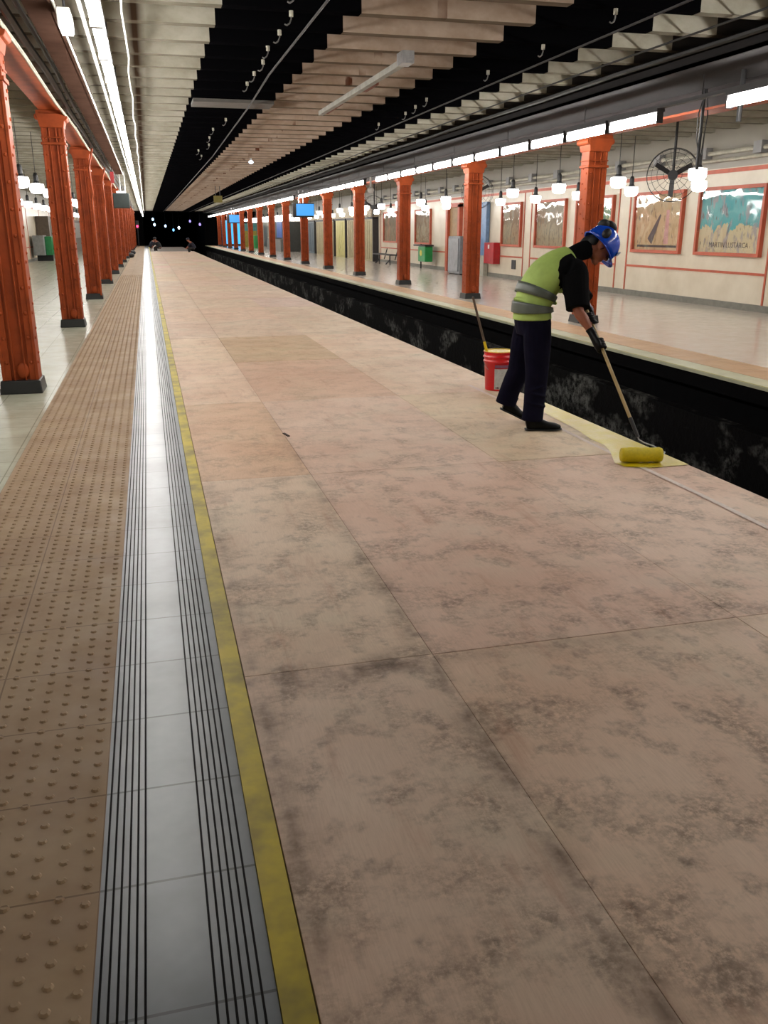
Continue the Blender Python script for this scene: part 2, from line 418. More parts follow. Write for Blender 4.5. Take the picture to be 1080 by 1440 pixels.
# orange tile trims on the walls
bm = B(); bbox(bm, 11.675, 11.7, -3, 46, 2.68, 2.76); struct('trim_2', bm, ORANGE_TRIM)
bm = B(); bbox(bm, -5.9, -5.875, -3, YE, 2.68, 2.76); struct('trim_3', bm, ORANGE_TRIM)
tn = 4
for b0, b1 in [(3.3, 8.7), (9.25, 14.65), (15.2, 20.6), (21.15, 26.6), (27.15, 32.5), (35.0, 40.5), (41.0, 45.5)]:
    bm = B()
    bbox(bm, 11.68, 11.7, b0, b1, .69, .74); bbox(bm, 11.682, 11.7, b0-.022, b0+.022, .13, 2.68); bbox(bm, 11.682, 11.7, b1-.022, b1+.022, .13, 2.68)
    struct('trim_%d' % tn, bm, ORANGE_TRIM); tn += 1
bm = B()
for k in range(16): bbox(bm, -5.9, -5.88, 3+k*5.9, 3.04+k*5.9, .13, 2.68)
bbox(bm, -5.9, -5.88, -3, YE, .69, .74); struct('trim_%d' % tn, bm, ORANGE_TRIM)
# girders over both column rows
bm = B(); bbox(bm, -1.47, -1.13, -3, YE, 3.34, 3.37); bbox(bm, -1.32, -1.28, -3, YE, 3.36, 3.74)
bbox(bm, -1.47, -1.13, -3, YE, 3.7, 3.74); struct('trim_girder_left', bm, ORANGE)
bm = B(); bbox(bm, 7.23, 7.57, -3, YE, 3.05, 3.08); struct('trim_girder_right', bm, ORANGE)
bm = B(); bbox(bm, 7.34, 7.46, -3, YE, 3.08, 3.74); struct('trim_girder_right_web', bm, simple('dirty_unlit_girder', srgb(40, 32, 32), .9))  # web colour combines dirt with painted shade above the lamps
# dark steel cable tray structure above the right lamp line
bm = B(); bbox(bm, 6.1, 7.2, -3, YE, 3.3, 3.34); bbox(bm, 6.1, 6.13, -3, YE, 3.3, 3.42)
tag(obj('cable_tray', bm, simple('tray_dark', srgb(30, 28, 30), .95, vscale=9)), 'wide dark cable tray running above the right-hand lamp line', 'cable tray')
for i, (x, z, rr) in enumerate([(6.2, 3.39, .03), (6.38, 3.4, .04), (6.0, 3.44, .03), (5.6, 3.47, .012)]):
    bm = B(); pts = [(x + .02*sin(k*1.3+i), -2+k*2.2, z + (.01*sin(k*2.1+i) if rr > .02 else 0)) for k in range(47)]; tube(bm, pts, rr)
    tag(obj('cable', bm, GALV if i == 1 else BLACK), ['black cable lying along the lit edge of the wide tray', 'grey wrapped cable lying in the wide dark tray', 'thick black cable hung just outside the wide tray', 'thin dark wire under the pale ribs right of the black band'][i], 'cable')

# ------------------------------------------------------------------ plywood deck
def boundary(k): return 2.87 + 2.68*k
xsP = [(.222, .94), (.943, 2.283), (2.286, 3.53)]
tints = {(1, 3): (.93, .81, .76), (1, 4): (.86, .8, .67), (2, 3): (1.05, 1.03, 1), (2, 4): (1.1, 1.08, 1.05), (0, 2): (.95, .84, .75), (0, 3): (1.06, 1.02, 1.0), (0, 4): (1.06, 1.04, 1.0)}
names = ['narrow plywood sheet along the yellow strip', 'wide plywood sheet down the middle of the deck', 'wide plywood sheet along the open pit edge']
cnt = 0
for row in range(-2, 27):
    y0, y1 = boundary(row-1)+.004, boundary(row)
    if y1 < -1.5: continue
    for c, (x0, x1) in enumerate(xsP):
        if row == 26 and c == 2: pass
        bm = B(); dz = random.uniform(-.003, .0)
        if (c, row) == (0, 0): dz = .0
        a = random.uniform(-.0015, .0015)
        bbox(bm, x0, x1, y0, y1, -.02, 0)
        bmesh.ops.translate(bm, verts=bm.verts, vec=(-x0, -y0, 0))
        o = obj('plywood_sheet', bm, PLY, bevel=.0015); o.location = (x0, y0, dz)
        t = tints.get((c, row), None) or tuple(random.uniform(.95, 1.03)*q for q in (1, random.uniform(.97, 1), random.uniform(.95, 1)))
        o.color = (*t, 1)
        vis = row   # row 0 is the one cut by the lower frame edge
        if row < 0:
            lab = names[c]+', behind the camera beside the near seam'
        elif row < 12:
            rw = ['at the very bottom of the photo', 'in the second row of sheets', 'in the third row of sheets', 'in the fourth row of sheets', 'in the fifth row of sheets', 'in the sixth row of sheets', 'in the seventh row of sheets', 'in the eighth row of sheets', 'in the ninth row of sheets', 'in the tenth row of sheets', 'in the eleventh row of sheets', 'in the twelfth row of sheets'][row]
            lab = names[c]+', '+rw
        else: lab = names[c]+', small in the far distance'
        tag(o, lab, 'plywood sheet', 'plywood sheets of the temporary deck')
bm = B(); bbox(bm, 3.4, 3.5, -3, 72, -.16, -.025); bbox(bm, .25, .35, -3, 72, -.16, -.025); bbox(bm, 1.8, 1.9, -3, 72, -.16, -.025)
for k in range(62): bbox(bm, .25, 3.5, -2+k*1.2, -1.9+k*1.2, -.3, -.16)
for k in range(31):
    for x in (.4, 1.9, 3.2): bbox(bm, x-.04, x+.04, -1.99+k*2.4, -1.91+k*2.4, -1.26, -.3)
struct('floor_deck_frame', bm, simple('dark_timber', srgb(30, 26, 24), .9))
bm = B(); bbox(bm, .25, 3.5, 72.6, 96, -.12, -.06); tag(obj('grey_boarding', bm, simple('grey_board', srgb(120, 110, 104), .7)), 'dull grey boarding beyond the end of the plywood deck', 'boarding')
# white line and fresh yellow paint
bm = B()
N = 60
for k in range(N):
    y0 = -1+k*.16*1.0; y1 = y0+.16
    x = 3.175 + .006*sin(k*.4); x2 = 3.175 + .006*sin((k+1)*.4)
    f = [bm.verts.new(p) for p in ((x-.02, y0, .0015), (x+.02, y0, .0015), (x2+.02, y1, .0015), (x2-.02, y1, .0015))]; bm.faces.new(f)
bmesh.ops.remove_doubles(bm, verts=bm.verts, dist=.0005)
tag(obj('chalk_line', bm, simple('chalk_white', srgb(222, 206, 196), .8, var=.15, vscale=25)), 'faint white marking line along the pit side of the plywood', 'marking line')
bm = B(); ys = [5.12, 5.2, 5.3, 5.42, 5.6, 5.8, 6.0, 6.25, 6.5, 6.8, 7.1, 7.4, 7.6, 7.72]
xl = [3.22, 3.07, 3.05, 3.1, 3.18, 3.24, 3.23, 3.27, 3.29, 3.3, 3.32, 3.33, 3.37, 3.45]
L = [bm.verts.new((x, yy, .002)) for x, yy in zip(xl, ys)]; R = [bm.verts.new((3.527, yy+random.uniform(-.02, .02), .002)) for yy in ys]
for i in range(len(ys)-1): bm.faces.new((L[i], R[i], R[i+1], L[i+1]))
tag(obj('wet_paint', bm, simple('fresh_yellow', srgb(200, 182, 18), .28, vscale=4.5, dirt=srgb(206, 188, 112), bmp=.5)), 'band of fresh wet yellow paint along the deck edge at the roller', 'paint')
# seam debris: small splinter
bm = B(); box(bm, (.955, 6.75, .004), (.02, .12, .006), Matrix.Rotation(.2, 4, 'Z')); tag(obj('splinter', bm, simple('splinter_brown', srgb(60, 36, 22), .8)), 'small dark splinter beside the long plywood seam', 'splinter')

# ------------------------------------------------------------------ columns
def make_column(label, H, group):
    t = thing('column', label, 'column', (0, 0, 0), group)
    bm = B()
    box(bm, (0, 0, H/2), (.20, .20, H)); 
    for sx in (-1, 1):
        box(bm, (sx*.155, 0, H/2), (.03, .27, H))
        for sy in (-1, 1):
            box(bm, (sx*.12, sy*.113, H/2), (.07, .022, H))
            box(bm, (sx*.052, sy*.128, H/2), (.012, .03, H))
    obj('shaft', bm, ORANGE, t, bevel=.004, local=True)
    bm = B(); z = .3
    while z < H-.35:
        for sx in (-1, 1):
            ell(bm, (sx*.115, -.126, z), (.019, .012, .019), u=8, v=5)
            ell(bm, (sx*.172, .05, z+.08), (.012, .017, .017), u=8, v=5); ell(bm, (sx*.172, -.07, z), (.012, .017, .017), u=8, v=5)
        z += .24
    rv = obj('rivets', bm, ORANGE, t, smooth=True, local=True); rv['kind'] = 'stuff'
    bm = B()
    for a, b, z0, z1 in [(.22, .19, H-.5, H-.46), (.21, .18, H-.4, H-.38), (.25, .22, H-.05, H)]:
        box(bm, (0, 0, (z0+z1)/2), (a*2*.86, b*2*.86, z1-z0))
    v = bmesh.ops.create_cone(bm, cap_ends=True, segments=4, radius1=.25, radius2=.31, depth=.2, matrix=Matrix.Translation((0, 0, H-.15)) @ Matrix.Rotation(pi/4, 4, 'Z'))
    for sx in (-1, 1):
        cyl(bm, (sx*.2, -.2, H-.1), (sx*.2, .2, H-.1), .05, n=12)
    obj('capital', bm, ORANGE, t, bevel=.006, local=True)
    bm = B(); lathe_sq = bmesh.ops.create_cone(bm, cap_ends=True, segments=4, radius1=.285, radius2=.262, depth=.13, matrix=Matrix.Translation((0, 0, .065)) @ Matrix.Rotation(pi/4, 4, 'Z'))
    obj('base', bm, BASEBL, t, bevel=.01, local=True)
    bm = B(); ell(bm, (.03, -.125, .22), (.06, .02, .08), u=12, v=8); obj('base_boss', bm, ORANGE, t, smooth=True, local=True)
    return t
cl = make_column('nearest orange riveted column, cut by the left edge of the photo', 3.34, 'orange columns on the left platform')
cl.location = (-1.32, 9.42, 0)
for k in range(1, 14):
    dup(cl, (-1.32 + .012*k, 9.42+6.47*k, 0), '%s orange riveted column in the left-hand row' % ORD[k], 'orange columns on the left platform')
cr = make_column('nearest orange column on the far platform, right behind the worker', 3.05, 'orange columns on the far platform')
cr.location = (7.4, 14.35, 0)
for k in range(1, 15):
    dup(cr, (7.4, 14.35+5.86*k, 0), '%s orange column in the row on the far platform' % ORD[k], 'orange columns on the far platform')
dup(cr, (7.4, 8.49, 0), 'orange column on the far platform just outside the right edge', 'orange columns on the far platform')
# small twisted pipe climbing two of the left columns
for k, yy in ((2, 22.2), (3, 28.65)):
    bm = B(); tube(bm, [(-1.13, yy-.2, .1), (-1.13, yy-.2, 2.2), (-1.1, yy-.2, 2.35), (-1.13, yy-.2, 2.9), (-1.02, yy-.2, 3.3)], .022, 8)
    tag(obj('conduit_pipe', bm, ORANGE), 'thin orange conduit climbing the %s left-hand column' % ('third' if k == 2 else 'fourth'), 'pipe')

# ------------------------------------------------------------------ fluorescent lines
def make_lamp(label, length, group, hood):
    t = thing('fluorescent_lamp', label, 'lamp', (0, 0, 0), group)
    bm = B(); cyl(bm, (0, 0, 0), (0, length, 0), .042, n=10); bmesh.ops.scale(bm, vec=(1, 1, 1.3), verts=bm.verts)
    obj('diffuser', bm, TUBEM, t, local=True)
    bm = B(); box(bm, (0, length/2, .085), (.11 if hood else .05, length+.03, .04)); 
    for s in (0, length): box(bm, (0, s, .01), (.085, .02, .15))
    obj('housing', bm, WHITE if not hood else DARK, t, local=True)
    return t
GL = 'fluorescent lamps of the left-hand line'; GR = 'fluorescent lamps of the line over the far platform edge'
l0 = make_lamp('fluorescent lamp of the left line, nearest the top edge', 1.2, GL, False); l0.location = (-.22, 5.82, 2.95)
for k in range(1, 72):
    dup(l0, (-.22 + .0006*k, 5.82+1.25*k, 2.95), ('%s fluorescent lamp in the line above the left platform edge' % ORD[k]) if k < 12 else 'distant white fluorescent lamp merging into the left-hand line of light', GL)
for k in range(1, 2):
    dup(l0, (-.22, 5.82-1.25*k, 2.95), 'added fluorescent lamp extending the left line, unseen overhead', GL)  # unseen extra lamp, added to brighten the near deck
r0 = make_lamp('fluorescent lamp cut by the right edge, alone before the gap', 1.25, GR, True); r0.location = (6.5, 8.2, 2.93)
for k in range(1, 65):
    if k in (12, 22): continue
    yy = 10.9+1.36*(k-1)
    dup(r0, (6.5, yy, 2.93), ('%s lamp after the gap in the line over the far platform edge' % ORD[k-1]) if k < 12 else 'distant white fluorescent lamp merging into the right-hand line of light', GR)
for k in range(1, 8):
    dup(r0, (6.5, 8.2-1.36*k, 2.93), 'added lamp extending the far platform line, unseen past the right edge', GR)  # unseen lamps added for broad light on the foreground
# continuous carrier rails
for x, z, lab in ((-.22, 3.055, 'long dark carrier rail over the left line of lamps'), (6.5, 3.035, 'long dark carrier rail over the right line of lamps')):
    t = thing('lamp_rail', lab, 'rail', (x, 0, z))
    bm = B(); bbox(bm, x-.04, x+.04, -2.5, YE-.3, z, z+.04); obj('rail', bm, DARK, t)
    for k in range(34):
        bm = B(); cyl(bm, (x, -2+k*3, z+.04), (x, -2+k*3, 3.3 if x > 0 else 3.74), .008, n=6); obj('hanger_rod', bm, DARK, t)
bm = B(); tube(bm, [(-.04+.012*sin(k*1.9), -1+k*1.0, 3.2 + .02*sin(k*1.1)) for k in range(100)], .009, 6)
tag(obj('cable', bm, WHITE), 'sagging white cable right of the left lamp line', 'cable')
bm = B(); tube(bm, [(-.36, -1, 3.2), (-.36, YE-.3, 3.2)], .018, 8); tag(obj('conduit_pipe', bm, WHITE), 'thin pale conduit left of the left lamp line', 'pipe')
bm = B(); bbox(bm, -.78, -.58, -2, 30, 3.2, 3.36); bbox(bm, -.585, -.565, -2, 30, 3.19, 3.21)
tag(obj('cable_duct', bm, BROWN), 'brown steel cable duct between left columns and lamp line', 'duct')
bm = B(); tube(bm, [(-.548, -2, 3.2), (-.548, 30, 3.2)], .012, 6); tag(obj('conduit_pipe', bm, WHITE), 'bright thin pipe fixed to the edge of the brown duct', 'pipe')
for i, (x, z, rr) in enumerate([(-1.04, 3.4, .04), (-.93, 3.42, .025), (-1.08, 3.27, .02), (-.84, 3.4, .02)]):
    bm = B(); tube(bm, [(x+.012*sin(k*1.7+i), -2+k*1.8, z+.012*sin(k*.9+i*2)) for k in range(50)], rr, 6)
    tag(obj('cable', bm, [DARK, BLACK, CREAMP, DARK][i]), ['thick dark cable above the left girder edge', 'black cable sagging beside the left girder', 'pale cable clipped low along the left girder', 'dark cable close under the ribs by the left girder'][i], 'cable')
# floodlight by the duct
t = thing('floodlight', 'white box floodlight hung between duct and left lamp line', 'lamp', (-.48, 8.0, 3.1))
bm = B(); box(bm, (-.48, 8.0, 3.1), (.1, .4, .12)); obj('body', bm, WHITE, t, bevel=.01)
bm = B(); box(bm, (-.48, 8.0, 3.035), (.085, .36, .01)); obj('lens', bm, emis('flood_lens', (1, .98, .95, 1), 2.5), t)
bm = B(); cyl(bm, (-.48, 8, 3.16), (-.48, 8, 3.74), .01); obj('bracket', bm, DARK, t)
t = thing('junction_box', 'pale junction box near the top edge left of the lamps', 'box', (-.47, 7.2, 3.2))
bm = B(); box(bm, (-.47, 7.2, 3.22), (.13, .3, .1)); obj('body', bm, WHITE, t, bevel=.01); bm = B(); cyl(bm, (-.47, 7.2, 3.27), (-.47, 7.2, 3.74), .01); obj('bracket', bm, DARK, t)
# hanging sign box left
t = thing('hanging_sign', 'dark green box sign hanging left of the far lamps', 'sign', (-.75, 34, 2.6))
bm = B(); box(bm, (-.75, 34, 2.55), (.55, .3, .5)); obj('housing', bm, simple('dark_green', srgb(34, 46, 44), .5), t, bevel=.02)
bm = B(); box(bm, (-.75, 34, 2.84), (.3, .2, .05)); obj('lit_top', bm, emis('sign_lit', (1, 1, 1, 1), 3), t)
bm = B(); cyl(bm, (-.76, 34, 2.8), (-.76, 34, 3.74), .02); cyl(bm, (-.6, 34, 2.8), (-.6, 34, 3.74), .02); obj('hanger', bm, WHITE, t)
t = thing('hanging_sign', 'small red sign on a rod above the fifth left column', 'sign', (-.81, 27.5, 3.0))
bm = B(); box(bm, (-.81, 27.5, 2.98), (.1, .06, .3)); obj('panel', bm, simple('sign_red', srgb(150, 30, 34), .5), t); bm = B(); cyl(bm, (-.81, 27.5, 3.1), (-.81, 27.5, 3.74), .012); obj('hanger', bm, DARK, t)

# ------------------------------------------------------------------ pendant lamps
def make_pendant(label, group):
    t = thing('pendant_lamp', label, 'lamp', (0, 0, 0), group)
    bm = B(); lathe(bm, [(.06, -.02), (.14, -.03), (.15, -.06), (.145, -.15), (.115, -.21), (.05, -.225)], n=14); obj('globe', bm, GLOBEM, t, smooth=True, local=True)
    bm = B(); lathe(bm, [(.03, .2), (.05, .15), (.05, .03), (.07, .0), (.07, -.03)], n=10); obj('socket', bm, BLACK, t, local=True)
    bm = B(); cyl(bm, (0, 0, .15), (0, 0, 1.21), .008, n=6); obj('rod', bm, BLACK, t, local=True)
    return t
GPX = 'added pendant globes, unseen beyond the frame edges'
GPA = 'pendant globes over the far platform'; GPB = 'pendant globes over the left platform'
p0 = make_pendant('double-looking nearest pendant globe by the hanging fan', GPA); p0.location = (8.9, 13.6, 2.55)
for k in range(1, 31):
    dup(p0, (8.9, 13.6+2.62*k, 2.55), ('%s pendant globe of the row closer to the far columns' % ORD[k]) if k < 9 else 'tiny distant pendant globe of the row closer to the far columns', GPA)
for k in range(0, 31):
    dup(p0, (10.6, 16.1+2.6*k, 2.5), ('%s pendant globe of the row closer to the poster wall' % ORD[k]) if k < 9 else 'tiny distant pendant globe of the row closer to the poster wall', GPA)
for k in range(0, 20):
    yy = 18.6+2.6*k
    dup(p0, (-2.2, yy, 2.53), ('%s pendant globe of the left platform row closer to the columns' % ORD[k]) if k < 6 else 'distant pendant globe of the left platform row by the columns', GPB)
    dup(p0, (-3.9, yy, 2.53), ('%s pendant globe of the left platform row closer to the wall' % ORD[k]) if k < 6 else 'distant pendant globe of the left platform row by the wall', GPB)

for x, y0_, nn_ in ((8.9, -1.6, 5), (10.6, -1.6, 6), (-2.2, -2, 4), (-3.9, -2, 4)):
    for k in range(nn_): dup(p0, (x, y0_+2.6*k, 2.53), 'added pendant globe, unseen beside or behind the camera', GPX)  # unseen globes added as ambient light for the foreground
# ------------------------------------------------------------------ posters
def poster(y0, y1, z0, z1, label, art, X=11.7, s=1):
    t = thing('framed_poster', label, 'poster', (X, (y0+y1)/2, (z0+z1)/2)); cy = (y0+y1)/2; cz = (z0+z1)/2
    bm = B(); w = .07; a, b = X-s*.09, X+s*.01
    bbox(bm, a, b, y0, y0+w, z0, z1); bbox(bm, a, b, y1-w, y1, z0, z1); bbox(bm, a, b, y0+w, y1-w, z0, z0+w); bbox(bm, a, b, y0+w, y1-w, z1-w, z1)
    obj('frame', bm, ORANGE_TRIM, t, bevel=.004)
    bm = B(); bbox(bm, X-s*.02, X-s*.005, y0+w, y1-w, z0+w, z1-w); o = obj('artwork', bm, art, t)
    bm = B(); bbox(bm, X-s*.066, X-s*.062, y0+w, y1-w, z0+w, z1-w); obj('pane', bm, PANE, t)
    return t
TAN = mat_art('art_tan', srgb(176, 152, 112), srgb(190, 162, 124), .2, srgb(170, 140, 96), 1)
TEAL = mat_art('art_teal', srgb(64, 158, 162), srgb(190, 176, 140), -.12, srgb(142, 136, 142), 0)
BRN = mat_art('art_brown', srgb(138, 122, 92), srgb(160, 144, 112), 0, srgb(120, 104, 76), 2)
GRN = mat_art('art_green', srgb(92, 132, 98), srgb(180, 160, 110), .1, srgb(190, 178, 130), 3)
ps = poster(15.4, 17.62, 1.04, 2.42, 'teal and sand framed poster cut by the right edge', TEAL)
fc = bpy.data.curves.new('caption', 'FONT'); fc.body = 'MARTIN LUSTARCA'; fc.size = .15; fc.align_x = 'CENTER'; fc.extrude = .001; fc.resolution_u = 2
fo = bpy.data.objects.new('tmp', fc); COL.objects.link(fo)
dg = bpy.context.evaluated_depsgraph_get(); dg.update(); cm = bpy.data.meshes.new_from_object(fo.evaluated_get(dg)); bpy.data.objects.remove(fo)
cm.materials.clear(); cm.materials.append(BLACK)
co = bpy.data.objects.new('caption', cm); COL.objects.link(co); co.parent = ps
co.matrix_local = Matrix.Translation((-.022, -.02, -.52)) @ Matrix(((0, 0, -1, 0), (-1, 0, 0, 0), (0, 1, 0, 0), (0, 0, 0, 1)))
p2 = poster(18.2, 20.32, 1.04, 2.42, 'tan framed poster with dark slanting figure, second from right edge', TAN)
bm = B(); cyl(bm, (11.677, 19.55, 1.3), (11.677, 19.15, 1.9), .12, .03, n=8); bmesh.ops.scale(bm, vec=(.03, 1, 1), verts=bm.verts, space=Matrix.Translation((-11.677, 0, 0))); obj('dark_figure', bm, simple('fig_dark', srgb(84, 78, 80), .6), p2)
bm = B(); cyl(bm, (11.677, 18.85, 1.25), (11.677, 18.85, 2.0), .1, .06, n=8); bmesh.ops.scale(bm, vec=(.03, 1, 1), verts=bm.verts, space=Matrix.Translation((-11.677, 0, 0))); obj('pink_figure', bm, simple('fig_pink', srgb(198, 150, 146), .6), p2)
bm = B(); bbox(bm, 11.675, 11.682, 18.4, 20.1, 1.17, 1.22); obj('caption_line', bm, DARK, p2)
poster(21.35, 23.45, 1.04, 2.42, 'green and tan framed poster half hidden behind the column and helmet', GRN)
poster(24.1, 26.2, 1.04, 2.42, 'brown framed poster with glare, left of the column behind the worker', BRN)
poster(27.3, 28.95, 1.04, 2.42, 'brown framed poster just right of the red box', BRN)
poster(36.9, 39.2, .98, 2.42, 'framed poster above and right of the green bin', BRN)
poster(42.2, 44.8, .98, 2.42, 'framed poster above the platform bench', BRN)
poster(35.2, 36.6, .98, 2.42, 'narrow grey poster between green bin and doorway', mat_art('art_grey', srgb(150, 160, 155), srgb(170, 160, 150), 0, srgb(190, 180, 180), 4)) if False else None
for i, yy in enumerate((33, 38.5, 44)):
    poster(yy, yy+3.2, 1.0, 2.3, '%s framed poster on the left platform wall' % ORD[i], BRN, -5.9, -1)

# doorway with orange frame, right wall
bm = B(); bbox(bm, 11.55, 11.72, 33.0, 33.2, 0, 2.5); bbox(bm, 11.55, 11.72, 34.4, 34.6, 0, 2.5); bbox(bm, 11.55, 11.72, 33.0, 34.6, 2.4, 2.55)
d = thing('door_1', 'tan door in an orange frame on the far platform wall', 'door', (11.6, 33.8, 0)); d['kind'] = 'structure'
obj('door_frame', bm, ORANGE_TRIM, d)
bm = B(); bbox(bm, 11.66, 11.705, 33.2, 34.4, 0.01, 2.4); obj('door_leaf', bm, simple('tan_door', srgb(160, 130, 92), .5), d)
# grey machine, blue banner, red box, green bin, switch plates
t = thing('ticket_machine', 'grey steel cabinet standing against the far wall by the doorway', 'cabinet', (11.2, 31.9, 0))
bm = B(); bbox(bm, 10.9, 11.62, 31.0, 32.3, .04, 1.35); obj('body', bm, simple('grey_steel', srgb(138, 142, 146), .35, .3), t, bevel=.02)
bm = B(); bbox(bm, 10.86, 10.9, 31.1, 32.2, .12, 1.27); obj('door_panel', bm, simple('grey_steel_light', srgb(160, 164, 168), .3, .3), t, bevel=.01)
bm = B(); bbox(bm, 10.95, 11.6, 31.05, 32.25, 0, .04); obj('plinth', bm, BLACK, t)
t = thing('fire_hose_cabinet', 'red fire cabinet low on the far wall beside the blue panel', 'cabinet', (11.6, 28.95+.55, .8))
bm = B(); bbox(bm, 11.45, 11.7, 29.1, 30.0, .45, 1.15); obj('body', bm, simple('red_enamel', srgb(176, 26, 36), .35), t, bevel=.01)
bm = B(); bbox(bm, 11.44, 11.45, 29.5, 29.62, .95, 1.08); obj('label_plate', bm, WHITE, t)
t = thing('blue_panel', 'tall light blue panel beside the third far column', 'panel', (11.5, 30.5, 0))
bm = B(); bbox(bm, 11.55, 11.68, 30.15, 30.85, .7, 2.5); obj('panel', bm, simple('light_blue', srgb(118, 150, 190), .4), t); bm = B(); bbox(bm, 11.5, 11.66, 30.15, 30.85, 0, .7); obj('stand', bm, simple('cream_box', srgb(180, 176, 160), .5), t)
t = thing('waste_bin', 'green litter bin on a post below the far posters', 'bin', (11.3, 36.6, 0))
bm = B(); bbox(bm, 11.1, 11.45, 35.9, 36.9, .3, .92); obj('body', bm, simple('bin_green', srgb(18, 140, 70), .35), t, bevel=.04)
bm = B(); cyl(bm, (11.3, 37.1, 0), (11.3, 37.1, 1.0), .03); bbox(bm, 11.08, 11.47, 35.85, 37.5, .92, .98); obj('post_and_rail', bm, BLACK, t)
bm = B(); ell(bm, (11.095, 36.45, .65), (.01, .17, .12)); obj('logo_patch', bm, simple('bin_yellow', srgb(210, 200, 60), .4), t)
t = thing('bench', 'dark metal platform bench below the far poster', 'bench', (11.2, 42.6, 0))
bm = B(); bbox(bm, 10.95, 11.35, 40.9, 44.3, .42, .47); obj('seat', bm, DARK, t)
for yy in (41.5, 43.5):
    bm = B(); tube(bm, [(11.0, yy-.4, 0), (11.1, yy, .22), (11.0, yy+.4, 0)], .03); tube(bm, [(11.1, yy, .22), (11.1, yy, .43)], .03); tube(bm, [(11.35, yy, .2), (11.5, yy, .7)], .025); obj('leg', bm, BLACK, t)
t = thing('wall_socket_plate', 'dark rectangular vent low on the wall right of the red box', 'plate', (11.68, 27.85, .47)); bm = B(); bbox(bm, 11.67, 11.7, 27.7, 28.0, .33, .62); obj('plate', bm, DARK, t)
t = thing('wall_pipe', 'pale conduit along the top of the poster wall', 'pipe', (11.6, 20, 2.95)); bm = B(); tube(bm, [(11.6, -2, 2.93), (11.6, 46, 2.93)], .035, 8); tube(bm, [(11.62, -2, 3.08), (11.62, 46, 3.08)], .045, 8); obj('pipe_run', bm, CREAMP, t)
JB = simple('box_grey', srgb(150, 150, 150), .5)
for k in range(24):
    bm = B(); bbox(bm, 11.54, 11.7, 3+k*1.8, 3.25+k*1.8, 2.98, 3.2); obj('junction_box', bm, JB, t)

# shopfronts along the far part of the right wall
PY = simple('pale_yellow_panel', srgb(196, 188, 122), .5, var=.15, vscale=3); BG = simple('beige_panel', srgb(168, 156, 120), .55, var=.2); GD = simple('grey_door', srgb(92, 106, 114), .5)
fronts = [(46.0, 49.6, BG, 'beige ribbed shutter next to the bench wall'), (49.6, 52.6, BG, 'beige ribbed shutter right of the pale yellow one'), (52.8, 55.9, PY, 'pale yellow folding shutter on the far platform'), (56.2, 59.0, BG, 'narrow beige shutter left of the pale yellow one'), (59.3, 62.6, BG, 'brown beige shutter beside the grey door'), (63.0, 68.0, GD, 'blue grey door panel left of the shutters')]
for y0, y1, m, lab in fronts:
    t = thing('shutter', lab, 'shutter', (11.4, (y0+y1)/2, 0))
    bm = B(); bbox(bm, 11.45, 11.7, y0+.05, y1-.05, 0, 2.15)
    n = int((y1-y0)/.45)
    for k in range(n): bbox(bm, 11.42, 11.45, y0+.1+k*.45, y0+.4+k*.45, .1, 2.05)
    obj('slats', bm, m, t)
    bm = B(); bbox(bm, 11.38, 11.7, y0+.01, y0+.09, 0, 2.2); bbox(bm, 11.38, 11.7, y0+.01, y1-.01, 2.12, 2.22); obj('frame', bm, DARK, t)
bm = B(); bbox(bm, 11.3, 11.7, 46, 68, 2.22, 2.8); struct('trim_fascia', bm, simple('beige_fascia', srgb(188, 174, 150), .6))
# kiosk / dark area with items
t = thing('kiosk', 'dark kiosk with blue poster under the blue screen', 'kiosk', (10.9, 73, 0))
bm = B(); bbox(bm, 10.3, 11.68, 69, 79, 0, 2.2); obj('body', bm, simple('kiosk_dark', srgb(60, 62, 58), .6), t)
bm = B(); bbox(bm, 10.27, 10.3, 71.0, 74, 1.0, 2.2); obj('blue_poster', bm, simple('kiosk_blue', srgb(40, 90, 170), .4), t)
bm = B(); bbox(bm, 10.0, 10.3, 70, 78, 0, .9); obj('counter', bm, simple('kiosk_grey', srgb(120, 120, 116), .5), t)
t = thing('waste_bin', 'small green bin far down the far platform', 'bin', (9.8, 84, 0)); bm = B(); cyl(bm, (9.8, 84, 0), (9.8, 84, 1.1), .4, n=14); obj('body', bm, simple('bin_green2', srgb(30, 130, 60), .4), t)
t = thing('vending_stand', 'olive and teal stand far down the far platform', 'stand', (10, 92, 0)); bm = B(); bbox(bm, 9.4, 10.6, 90.5, 93.5, 0, 1.5); obj('lower', bm, simple('olive', srgb(140, 130, 50), .5), t); bm = B(); bbox(bm, 9.4, 10.6, 90.5, 93.5, 1.5, 2.2); obj('upper', bm, simple('teal2', srgb(70, 130, 130), .5), t)
t = thing('light_box', 'glowing cyan blue advertising panel at the end of far platform', 'light box', (8.6, 97, 0))
bm = B(); bbox(bm, 7.7, 9.7, 97.2, 97.5, .1, 2.6); obj('case', bm, DARK, t)
bm = B(); bbox(bm, 7.75, 9.65, 97.17, 97.2, .2, 2.55); obj('lit_panel', bm, emis('cyan_light', (.05, .45, .95, 1), 1.3), t)
